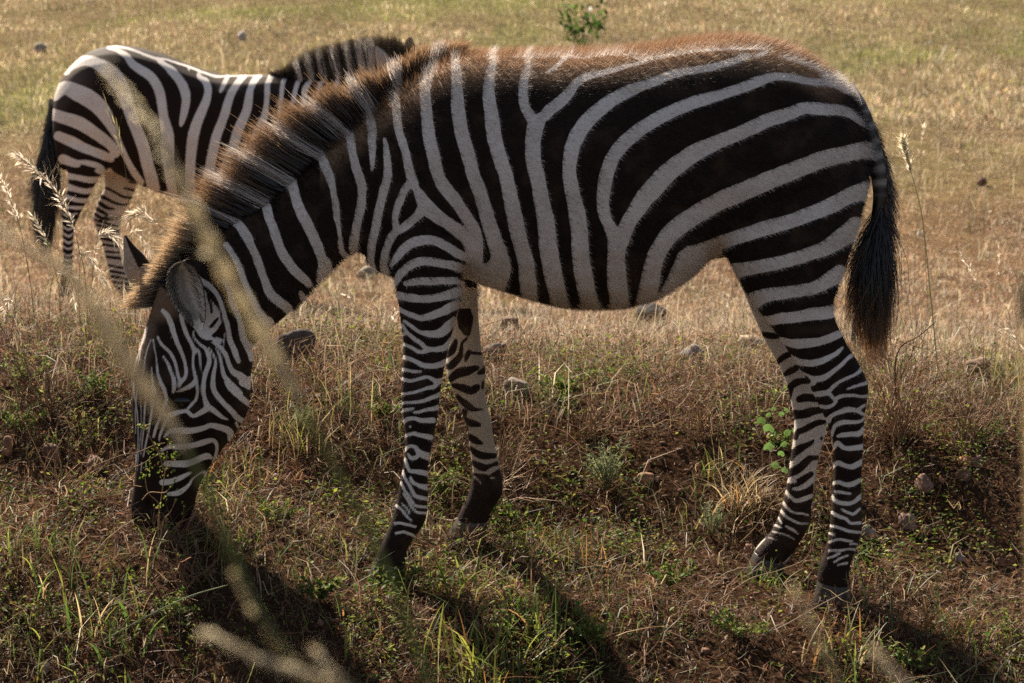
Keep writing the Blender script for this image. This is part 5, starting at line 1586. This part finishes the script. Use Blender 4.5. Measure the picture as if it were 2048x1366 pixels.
grass_stalk([(1922, 508), (1952, 560), (1998, 600), (2020, 640), (2012, 740)], 1.3, .0009, (.45, .36, .2), 'arching straw at the right with a small pale tuft', (.2, 24, .014, .0012, SEED, .35, .4), GR, 0, 15)
grass_stalk([(1876, 425), (1896, 440), (1912, 470), (1916, 560), (1912, 660)], 2.4, .0011, (.45, .37, .22), 'thin straw bent over on the turf beyond the tall plume', None, GR, 0, 16)
grass_stalk([(1994, 480), (2000, 510), (1998, 560), (1996, 600)], 3.2, .0014, (.5, .42, .26), 'short pale straw standing on the turf at the right', (.4, 20, .018, .0018, SEED, .2, .3), GR, 0, 17)
grass_stalk([(1848, 252), (1846, 275), (1843, 310), (1841, 345)], 4.5, .0018, (.5, .44, .3), 'small pale plume far out on the turf above the tall one', (.5, 40, .02, .0018, SEED, .25, .3), GR, 0, 18)
grass_stalk([(2040, 690), (2010, 660), (1985, 665), (1972, 700), (1968, 770)], .95, .001, (.5, .4, .22), 'curled straw at the right edge above the bank', (.3, 22, .016, .0012, SEED, .4, .4), GR, 0, 19)
GT = 'thin stalks behind the throat of the grazing zebra'
for pp, yy, lab, hd in (
    ([(668, 540), (674, 590), (680, 640), (684, 720)], 1.5, 'dark green stalk nearest the zebra chest behind its throat', None),
    ([(648, 565), (662, 600), (668, 650), (672, 730)], 1.4, 'pale leaning stalk left of the dark green one', None),
    ([(596, 618), (606, 660), (614, 705), (618, 760)], 1.1, 'tan stalk in front of the dark mound', None),
    ([(585, 645), (588, 690), (586, 740), (582, 800)], 1.0, 'bleached crooked stem in front of the dark mound', None),
    ([(690, 590), (708, 605), (716, 640), (722, 700), (724, 760)], 1.5, 'stalk with a bleached bent tip left of the forelegs', (.2, 12, .012, .001, SEED, .3, .3)),
    ([(760, 570), (756, 620), (752, 700), (748, 780)], 1.3, 'straight straw close to the front edge of the near foreleg', None),
    ([(790, 620), (784, 680), (776, 720), (780, 800)], 1.2, 'crooked straw touching the near foreleg', (.2, 16, .014, .0012, SEED, .4, .4))):
    grass_stalk(pp, yy, .0009, (.42, .34, .19), lab, hd, GT, 0, len(lab))

# grass heads hanging close to the lens, far out of focus
BL = (.80, .68, .44)
grass_stalk([(222, 150), (285, 230), (345, 330), (405, 455), (470, 580), (535, 690), (610, 820), (690, 970), (770, 1130), (830, 1290), (890, 1460)], -3.27, .0018, (.26, .25, .10), 'long blurred grass head running from the adult rump down across the grazing zebra neck', (.50, 900, .0028, .0009, (.95, .84, .60), .22, .1), GF, 0, 21, (.13, .16, .05))
grass_stalk([(-60, 405), (0, 460), (70, 505), (135, 548), (205, 645), (272, 750), (335, 840), (400, 950), (455, 1080), (500, 1190), (560, 1290), (640, 1400)], -3.29, .0018, (.24, .24, .10), 'long blurred grass head entering at the left edge and crossing the zebra forehead', (.52, 800, .0028, .0009, (.92, .80, .58), .2, .15), GF, 0, 22, (.15, .17, .06))
grass_stalk([(415, 1268), (465, 1292), (530, 1322), (600, 1345), (690, 1385), (760, 1480)], -3.31, .0016, BL, 'pale blurred grass head at the bottom, pointing left', (.62, 780, .0018, .0006, (.85, .76, .58), .28, .4), GF, 0, 23)
grass_stalk([(470, 1150), (510, 1215), (560, 1290), (620, 1370), (680, 1480)], -3.29, .0018, BL, 'blurred grass head at the bottom, steeper than the pale one it crosses', (.6, 720, .0018, .0006, (.74, .63, .40), .28, .3), GF, 0, 24)
grass_stalk([(632, 1305), (655, 1335), (690, 1370), (740, 1460)], -3.31, .0016, BL, 'short blurred grass tip at the bottom right of the crossing pair', (.6, 360, .0018, .0006, (.82, .72, .54), .25, .3), GF, 0, 25)
grass_stalk([(1590, 1178), (1612, 1225), (1645, 1295), (1668, 1350), (1690, 1450)], -3.27, .0013, BL, 'faint blurred grass head left of the near hind hoof', (.6, 270, .0018, .0006, (.70, .60, .38), .25, .3), GF, 0, 26)
grass_stalk([(1752, 1305), (1778, 1338), (1812, 1375), (1850, 1460)], -3.29, .0018, BL, 'pale blurred grass tip at the bottom edge right of the hind legs', (.6, 450, .0018, .0006, (.82, .72, .54), .25, .3), GF, 0, 27)
grass_stalk([(2052, 540), (2050, 600), (2050, 680), (2056, 800), (2060, 1000), (2070, 1400)], -3.31, .0016, BL, 'blurred upright grass head at the right edge of the picture', (.25, 160, .0018, .0006, (.46, .39, .24), .25, .3), GF, 0, 28)

# straws and long stems bent low over the bank
LS = 'long stems bent over the bank'
for pp, yy, rr, cc, lab in (
    ([(170, 998), (130, 1060), (70, 1130), (0, 1205), (-60, 1290)], -.22, .0022, (.34, .33, .16), 'thick bundle-like straw leaning up to the right at the left edge'),
    ([(455, 1170), (370, 1196), (270, 1246), (160, 1310), (70, 1380)], -.42, .0019, (.26, .30, .17), 'pale green stem curving from the bottom left corner below the muzzle'),
    ([(290, 1186), (200, 1220), (110, 1262), (20, 1290)], -.36, .0014, (.30, .29, .10), 'thin yellow-green stem just above the pale green one'),
    ([(112, 1060), (100, 1170), (88, 1270), (80, 1340)], -.38, .0016, (.17, .22, .06), 'upright green stem near the bottom left corner'),
    ([(1640, 1030), (1618, 1110), (1560, 1140), (1500, 1158), (1440, 1200)], -.22, .0013, (.36, .27, .17), 'bleached twig lying across the toe of the far hind hoof'),
    ([(1700, 1180), (1640, 1210), (1570, 1250), (1500, 1280)], -.3, .0014, (.36, .29, .2), 'pale twig lying in front of the near hind hoof'),
    ([(1330, 1255), (1310, 1292), (1270, 1330), (1230, 1366)], -.36, .0015, (.30, .22, .14), 'forked grey-brown twig at the bottom, below the belly'),
    ([(2046, 1280), (1990, 1310), (1930, 1345), (1880, 1390)], -.4, .0015, (.32, .27, .17), 'long pale twig in the bottom right corner'),
    ([(1572, 975), (1540, 1010), (1510, 1055), (1480, 1085)], .15, .0011, (.36, .28, .17), 'straight straw leaning against the far hind leg')):
    line = curve3(pp, yy)
    z = terrain(line[:, 0], line[:, 1]) + .006
    o = stem_obj(line, rr * .55, rr, cc, 'straw', None, 6)
    tag(o, lab, 'stem', LS)


# tufts of grass
def tuft(px, py, hpx, n, pal, label, group='grass tufts on the bank', spread=.03, w=.0028, lean=.55, seed=0):
    g = on_ground(px, py)
    r = np.random.default_rng(seed)
    H = hpx * (g[1] + 4) / FPX
    x = g[0] + r.normal(0, spread, n); y = g[1] + r.normal(0, spread, n)
    s = Soup()
    c = pick(r, n, pal, np.ones(len(pal)))
    h = H * r.uniform(.35, 1.1, n)
    az = r.uniform(0, 6.283, n); L_ = np.abs(r.normal(lean, .3, n))
    t = np.linspace(0, 1, 6)
    d = np.stack([np.cos(az), np.sin(az), np.zeros(n)], 1)
    b = np.stack([x, y, terrain(x, y) - .005], 1)
    q = b[:, None] + G(0, 0, 1) * (h[:, None] * (t - .35 * np.clip(L_, 0, 1.5)[:, None] * t ** 2))[..., None] + d[:, None] * (h[:, None] * L_[:, None] * t[None] ** 1.7)[..., None]
    a2 = az + 1.57 + r.normal(0, .5, n)
    sd = np.stack([np.cos(a2), np.sin(a2), np.zeros(n)], 1)
    wid = w * r.uniform(.6, 1.4, n)[:, None] * np.array([.7, 1, 1, .8, .5, .05])[None]
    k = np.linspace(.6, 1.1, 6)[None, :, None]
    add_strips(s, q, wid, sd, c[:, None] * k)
    o = s.build('grass_tuft', M_GRASS)
    V = np.array([v.co[:] for v in o.data.vertices]) - g
    o.data.vertices.foreach_set('co', V.astype(np.float32).ravel()); o.location = g
    return tag(o, label, 'grass tuft', group)


YG, GN, DG, ST, RS = (.27, .28, .05), (.10, .17, .03), (.055, .10, .02), (.46, .34, .17), (.34, .17, .055)
tuft(1487, 1022, 110, 150, [ST, ST, RS, (.5, .4, .25)], 'dry straw-coloured tuft left of the far hind pastern', spread=.03, seed=1, lean=.8)
tuft(975, 1372, 170, 120, [YG, YG, GN, RS], 'dense yellow-green tuft at the bottom edge below the forelegs', spread=.05, w=.0035, seed=2)
tuft(1075, 1260, 150, 60, [YG, GN, RS], 'green and orange tuft right of the near front hoof', spread=.05, w=.0034, seed=3)
tuft(490, 990, 95, 70, [YG, GN, RS, ST], 'yellowing tuft beside the zebra jaw', spread=.045, seed=4)
tuft(610, 905, 105, 110, [ST, ST, YG], 'straw tuft with fine blades behind the muzzle', spread=.04, w=.002, seed=5)
tuft(1842, 1262, 150, 30, [GN, DG, RS], 'sparse dark green tuft on the lower right', spread=.04, w=.0032, seed=6)
tuft(1700, 1330, 130, 60, [GN, YG, RS, ST], 'mixed green and reddish tuft below the near hind hoof', spread=.05, w=.003, seed=7)
tuft(180, 1265, 190, 40, [YG, GN, ST], 'loose tuft of long blades in the lower left', spread=.06, w=.0028, seed=8)
tuft(690, 835, 130, 40, [GN, DG, ST], 'thin green tuft on the bank between throat and foreleg', spread=.025, w=.002, lean=.3, seed=9)
tuft(780, 745, 90, 36, [GN, DG, RS], 'fine green tuft right behind the near foreleg edge', spread=.025, w=.002, lean=.3, seed=10)
tuft(1540, 1175, 70, 40, [GN, GN, YG], 'small bright green tuft at the toe of the far hind hoof', spread=.03, w=.003, seed=11)
tuft(900, 1200, 120, 16, [GN, YG], 'few broad green blades between the front feet', spread=.03, w=.005, lean=.45, seed=12)
tuft(1120, 1120, 100, 40, [GN, YG, RS], 'upright green blades below the middle of the belly', spread=.05, w=.003, seed=13)
tuft(450, 1110, 70, 50, [GN, YG], 'short green tuft in front of the chin', spread=.04, w=.003, seed=14)
tuft(60, 1130, 100, 50, [GN, YG, ST], 'green tuft by the left edge of the picture', spread=.05, w=.003, seed=15)
tuft(230, 1330, 110, 26, [GN, YG, GN], 'broad bright blades near the bottom left corner', spread=.05, w=.0055, seed=16)
tuft(1960, 1290, 110, 36, [GN, DG, YG], 'dark green tuft at the lower right edge', spread=.05, w=.003, seed=17)
tuft(1430, 950, 80, 40, [ST, YG, GN], 'small pale tuft behind the feathery herbs', spread=.03, w=.0022, seed=18)
tuft(2030, 800, 130, 50, [ST, GN, ST], 'tall thin tuft at the right edge on the crest', spread=.04, w=.0022, lean=.3, seed=19)
tuft(740, 1290, 90, 40, [GN, YG, RS], 'sparse tuft in the shade left of the forelegs', spread=.05, w=.003, seed=20)


# herbs and small shrubs
def herb(px, py, hpx, wpx, stems, per, lsize, cols, label, seed=0, feather=False, stemcol=(.16, .13, .06), name='herb', cat='herb', group=None, y=None, round_=False, flower=None):
    g = on_ground(px, py) if y is None else np.array([*P(px, py, y)[:2], 0.0])
    if y is not None: g[2] = terrain(g[0], g[1])
    k = (g[1] + 4) / FPX; H, Wd = hpx * k, wpx * k / 2
    r = np.random.default_rng(seed)
    e = tag(empty(name, g), label, cat, group)
    ss, sl = Soup(), Soup()
    for i in range(stems):
        a = r.uniform(0, 6.28); rr = math.sqrt(r.random()) * Wd
        tip = g + G(math.cos(a) * rr, math.sin(a) * rr * .7, H * r.uniform(.5, 1.05))
        t = np.linspace(0, 1, 8)[:, None]
        mid = (g + tip) / 2 + G(r.normal(0, Wd * .15), r.normal(0, Wd * .15), H * .12)
        ln = g * (1 - t) ** 2 + 2 * mid * t * (1 - t) + tip * t ** 2
        add_tubes(ss, ln[None], np.linspace(.0014, .0006, 8)[None] * (H / .1) ** .4, np.broadcast_to(np.array(stemcol), (1, 8, 3)), 4)
        n = per
        u = r.uniform(.25, 1, n) * 7; j = u.astype(int).clip(0, 6); f = (u - j)[:, None]
        p = ln[j] * (1 - f) + ln[j + 1] * f
        d = r.normal(0, 1, (n, 3)) + G(0, 0, .5); d /= np.linalg.norm(d, axis=1, keepdims=True)
        nr = r.normal(0, .5, (n, 3)) + G(0, -.3, 1); nr -= d * (nr * d).sum(1)[:, None]; nr /= np.linalg.norm(nr, axis=1, keepdims=True)
        c = pick(r, n, cols, np.ones(len(cols)))
        L_ = lsize * r.uniform(.6, 1.3, n)
        if feather:
            add_strips(sl, np.stack([p, p + d * L_[:, None] * .5, p + d * L_[:, None]], 1), np.repeat(np.array([[.0012, .001, .0003]]), n, 0), nr, np.repeat(c[:, None], 3, 1))
        else:
            leaf_quads(sl, p, d, L_, L_ * (.85 if round_ else .5), nr, c)
    ss.build('stem', M_STEM, e)
    sl.build('foliage', M_LEAF, e)
    if flower is not None:
        fs = Soup(); fp = P(flower[0], flower[1], g[1])
        n = 7; a = np.arange(n) / n * 6.283
        d = np.stack([np.cos(a), np.full(n, -.3), np.sin(a)], 1); d /= np.linalg.norm(d, axis=1, keepdims=True)
        nr = np.broadcast_to(G(0, -1, .4), (n, 3)) / math.hypot(1, .4)
        leaf_quads(fs, np.repeat(fp[None], n, 0), d, np.full(n, flower[2]), np.full(n, flower[2] * .6), nr, np.full((n, 3), .8))
        fs.build('flower', M_LEAF, e)
    return e


FG = [(.22, .25, .13), (.18, .22, .10), (.26, .28, .16)]
herb(1216, 985, 105, 110, 16, 60, .012, FG, 'grey-green feathery herb on the bank below the middle of the belly', 1, True, group='feathery herbs')
herb(1422, 1082, 78, 70, 10, 50, .011, FG, 'smaller feathery herb left of the hind legs', 2, True, group='feathery herbs')
herb(600, 880, 60, 80, 10, 40, .011, FG, 'feathery herb in the straw behind the muzzle', 3, True, group='feathery herbs')
herb(1166, 114, 110, 112, 16, 14, .085, [(.05, .10, .022), (.08, .15, .03), (.14, .20, .05)], 'dark green leafy bush with a white flower on the far turf above the zebra back', 4, name='bush', cat='bush', stemcol=(.06, .05, .03), flower=(1181, 18, .03))
LG = [(.11, .18, .03), (.20, .25, .05), (.07, .12, .025), (.22, .18, .06)]
HB = 'low leafy herbs on the bank'
for i, (hx, hy, hh, hw_, lab) in enumerate((
    (790, 1190, 50, 130, 'low leafy herb covering the toe of the near front hoof'),
    (890, 1010, 70, 90, 'leafy herb between the two forelegs'),
    (60, 770, 60, 150, 'dark leafy clump at the left edge of the bank crest'),
    (190, 800, 60, 120, 'leafy clump left of the zebra forehead'),
    (40, 870, 60, 120, 'leafy herb above the orange stone at the left edge'),
    (1180, 1310, 90, 170, 'broad dark green herb at the bottom below the belly'),
    (1340, 1180, 60, 130, 'green creeping herb left of the far hind hoof'),
    (1480, 1290, 60, 150, 'creeping herb in the foreground left of the near hind hoof'),
    (1850, 1340, 70, 170, 'herb with fine leaves at the lower right'),
    (640, 1210, 50, 110, 'small spiky herb left of the near front hoof'),
    (350, 1250, 60, 130, 'leafy herb below the muzzle in shade'),
    (560, 1050, 50, 120, 'leafy herb between the chin and the near foreleg'),
    (1010, 1060, 60, 100, 'leafy herb just right of the far front foot'),
    (1700, 1010, 40, 60, 'sprig of leaves behind the near hind cannon'),
    (1735, 1140, 36, 40, 'tiny bright herb right of the near hind foot'),
    (1130, 800, 40, 90, 'pale green herb on the crest below the belly'),
    (760, 840, 46, 110, 'green herb on the crest left of the near foreleg'),
    (1960, 880, 50, 120, 'straggly herb on the crest at the right'),
    (1560, 900, 36, 80, 'leafy herb at the foot of the round-leaved plant'))):
    herb(hx, hy, hh, hw_, 12, 22, .011, LG, lab, 30 + i, group=HB, round_=(i % 3 == 0))

# plant with rounded two-lobed leaves behind the hind legs
rlp = on_ground(1590, 960)
rp = tag(empty('leafy_plant', rlp), 'plant with bright round two-lobed leaves left of the hind legs', 'plant')
stemline = curve3([(1540, 820), (1548, 838), (1566, 866), (1582, 893), (1596, 930), (1592, 958)], rlp[1], 6)
stem_obj(stemline[::-1], .0016, .0009, (.14, .15, .05), 'stem', rp, 6, M_STEM)
s1 = Soup()
for (u, v, sz) in ((160, 430, 62), (265, 535, 80), (270, 790, 76), (430, 890, 52), (340, 1060, 62), (330, 265, 34), (440, 335, 40), (505, 285, 36), (255, 350, 36), (520, 600, 50), (470, 760, 48), (485, 1120, 52), (590, 560, 40)):
    c0 = P(1500 + u / 7.004, 780 + v / 7.004, rlp[1] - .01 + random.uniform(-.02, .02))
    rad = sz / 7.004 * (rlp[1] + 4) / FPX * 1.05
    n = 18; a = np.linspace(0, 2 * math.pi, n, endpoint=False)
    rr = rad * (1 - .6 * np.exp(-((a - math.pi * .5 + math.pi) % (2 * math.pi) - math.pi) ** 2 / .12))
    ux = G(1, random.uniform(-.4, .4), random.uniform(-.3, .3)); uz = G(random.uniform(-.3, .3), random.uniform(-.5, .1), 1)
    ux /= np.linalg.norm(ux); uz /= np.linalg.norm(uz)
    ang = random.uniform(-.8, .8) + math.pi
    ring = c0 + ux * (np.cos(a + ang) * rr)[:, None] + uz * (np.sin(a + ang) * rr)[:, None] + np.cross(ux, uz) * (np.abs(np.cos(a)) * rad * .25)[:, None]
    V = np.vstack([c0[None], ring])
    F = sum([[0, 1 + i, 1 + (i + 1) % n] for i in range(n)], [])
    cl = G(.10, .17, .045) * random.uniform(.8, 1.3)
    s1.add(V, F, np.full(n, 3), cl)
    j = np.argmin(np.linalg.norm(stemline - c0, axis=1))
    add_tubes(s1, np.linspace(stemline[j], c0, 4)[None], np.full((1, 4), .0006), np.broadcast_to(G(.14, .17, .05), (1, 4, 3)), 4)
s1.build('leaves', M_LEAF, rp)

# sprig in front of the muzzle
sg = on_ground(330, 1130)
sp_ = tag(empty('sprig', P(330, 1120, -.2) * G(1, 1, 0) + G(0, 0, float(terrain(P(330, 1120, -.2)[0], -.2)))), 'twiggy sprig with small green leaves in front of the zebra muzzle', 'sprig')
ss, sl = Soup(), Soup()
r_ = np.random.default_rng(77)
for pp in ([(180, 935), (245, 910), (275, 905), (310, 890), (330, 886)], [(246, 940), (280, 930), (302, 917), (325, 905)], [(335, 902), (332, 930), (328, 960), (322, 1000), (316, 1050), (320, 1110)], [(284, 845), (296, 866), (308, 890), (318, 908), (328, 940)],
           [(290, 950), (293, 975), (300, 990), (318, 1010), (318, 1060)], [(345, 968), (330, 985), (300, 985), (284, 1000)], [(352, 1000), (340, 1025), (328, 1040), (320, 1080)], [(372, 900), (352, 915), (340, 925), (330, 945)]):
    l_ = curve3(pp, -.2 + r_.normal(0, .006), 6)
    add_tubes(ss, l_[None], np.full((1, len(l_)), .0011), np.broadcast_to(G(.30, .19, .10), (1, len(l_), 3)), 5)
for (lx, ly, n) in ((288, 853, 14), (340, 886, 10), (314, 898, 12), (352, 908, 16), (346, 915, 12), (304, 905, 10), (325, 915, 10), (292, 942, 12), (346, 944, 12), (324, 940, 12), (348, 968, 8), (330, 988, 8), (318, 1012, 10), (284, 955, 8), (300, 930, 8), (362, 1000, 6)):
    p = np.repeat(P(lx, ly, -.2)[None], n, 0) + r_.normal(0, .005, (n, 3))
    d = r_.normal(0, 1, (n, 3)); d /= np.linalg.norm(d, axis=1, keepdims=True)
    nr = np.cross(d, r_.normal(0, 1, (n, 3))); nr /= np.linalg.norm(nr, axis=1, keepdims=True)
    leaf_quads(sl, p, d, r_.uniform(.004, .010, n), r_.uniform(.003, .006, n), nr, pick(r_, n, [(.16, .24, .03), (.24, .28, .06), (.2, .13, .05)], [.5, .3, .2]))
ss.build('twigs', M_STEM, sp_); sl.build('foliage', M_LEAF, sp_)


# dry twiggy shrubs
def dry_shrub(px, py, hpx, wpx, n, label, seed, col=(.20, .12, .07), leaves=0, group=None):
    g = on_ground(px, py); k = (g[1] + 4) / FPX; H, Wd = hpx * k, wpx * k / 2
    r = np.random.default_rng(seed)
    e = tag(empty('dry_shrub', g), label, 'dry shrub', group)
    s = Soup()
    for i in range(n):
        a = r.uniform(0, 6.28); out = r.uniform(.2, 1) * Wd
        p = [g + r.normal(0, .012, 3) * G(1, 1, 0)]
        d = G(math.cos(a) * out, math.sin(a) * out * .6, H * r.uniform(.5, 1.0)) / 6
        for j in range(6):
            d = d + r.normal(0, .22, 3) * np.linalg.norm(d); p.append(p[-1] + d)
        p = np.array(p); p[:, 2] = np.maximum(p[:, 2], g[2] - .01)
        cc = np.array(col) * r.uniform(.6, 1.6)
        add_tubes(s, p[None], np.linspace(.0015, .0005, 7)[None], np.broadcast_to(cc, (1, 7, 3)), 4)
        for j in range(3):
            b = p[r.integers(2, 6)]; dd = d * r.uniform(1, 2.4) + r.normal(0, .6, 3) * np.linalg.norm(d)
            q = np.array([b, b + dd * .5 + r.normal(0, .002, 3), b + dd])
            add_tubes(s, q[None], np.array([[.0008, .0006, .0003]]), np.broadcast_to(cc * 1.1, (1, 3, 3)), 3)
    s.build('twigs', M_STEM, e)
    if leaves:
        sl = Soup(); tp = np.vstack(s.v); m_ = r.integers(0, len(tp), leaves)
        d = r.normal(0, 1, (leaves, 3)); d /= np.linalg.norm(d, axis=1, keepdims=True); nr = np.cross(d, r.normal(0, 1, (leaves, 3))); nr /= np.linalg.norm(nr, axis=1, keepdims=True)
        leaf_quads(sl, tp[m_], d, r.uniform(.006, .014, leaves), r.uniform(.004, .008, leaves), nr, pick(r, leaves, [(.2, .24, .05), (.14, .17, .04), (.3, .2, .08)], [1, 1, 1]))
        sl.build('foliage', M_LEAF, e)
    return e


DS = 'dry twiggy shrubs along the bank'
dry_shrub(1800, 890, 200, 190, 46, 'largest dry twiggy shrub, right behind the hock and tail', 1, (.22, .13, .075), 60, DS)
dry_shrub(1930, 885, 110, 220, 40, 'low dry shrub on the crest at the right edge', 2, (.20, .12, .07), 0, DS)
dry_shrub(980, 1030, 130, 110, 26, 'tangle of bleached twigs over the far front foot', 3, (.30, .21, .14), 16, DS)
dry_shrub(930, 1100, 70, 120, 22, 'small bleached twigs in front of the far front hoof', 13, (.26, .17, .10), 26, DS)
dry_shrub(1680, 1240, 60, 130, 20, 'small reddish twigs around the near hind hoof', 14, (.22, .12, .07), 16, DS)
dry_shrub(330, 1100, 70, 160, 26, 'thin dead twigs around the zebra lips', 15, (.20, .12, .07), 50, DS)
dry_shrub(1010, 960, 100, 150, 26, 'dry twigs on the bank right of the far foreleg', 4, (.22, .14, .08), 16, DS)
dry_shrub(620, 800, 90, 180, 30, 'dry twigs on the crest behind the zebra jaw', 5, (.28, .18, .10), 0, DS)
dry_shrub(380, 1180, 100, 170, 28, 'dark dead twigs under the muzzle', 6, (.17, .10, .06), 16, DS)
dry_shrub(120, 1010, 100, 200, 30, 'dead twigs on the bank left of the muzzle', 7, (.24, .15, .09), 24, DS)
dry_shrub(1400, 880, 90, 170, 30, 'dry twigs on the crest left of the hind legs', 8, (.24, .15, .085), 10, DS)
dry_shrub(1180, 880, 80, 170, 30, 'dry twigs on the crest below the belly', 9, (.24, .15, .085), 14, DS)
dry_shrub(100, 830, 110, 220, 36, 'dark twiggy growth on the crest at the left', 10, (.13, .08, .045), 60, DS)
br_ = curve3([(1872, 643), (1850, 662), (1832, 676), (1812, 685), (1798, 700), (1790, 740), (1796, 860)], on_ground(1796, 870)[1], 6)
tag(stem_obj(br_, .0012, .0024, (.10, .065, .045), 'bare_branch', None, 6, M_STEM), 'dark bare branch rising from the dry shrub right of the tail', 'branch')

# pale dead leaves caught in the crest grass
g = on_ground(668, 792)
s = Soup(); r_ = np.random.default_rng(5)
lp = P(np.array([640, 655, 668, 680, 688]), np.array([795, 787, 780, 773, 766]), g[1])
d = np.stack([np.full(5, .8), r_.normal(0, .3, 5), np.array([.5, .6, .3, .7, .4])], 1); d /= np.linalg.norm(d, axis=1, keepdims=True)
nr = np.tile(G(-.3, -.5, .8), (5, 1)); nr -= d * (nr * d).sum(1)[:, None]; nr /= np.linalg.norm(nr, axis=1, keepdims=True)
leaf_quads(s, lp, d, np.array([.022, .026, .018, .02, .014]), np.array([.012, .013, .012, .011, .010]), nr, np.array([(.62, .55, .38), (.55, .52, .26), (.66, .58, .42), (.62, .54, .4), (.66, .6, .46)]))
add_tubes(s, np.linspace(lp[0], lp[-1], 6)[None], np.full((1, 6), .0009), np.full((1, 6, 3), .3), 4)
tag(s.build('dead_leaf_spray', M_LEAF), 'spray of pale cream dead leaves on the crest left of the near foreleg', 'dead leaves')
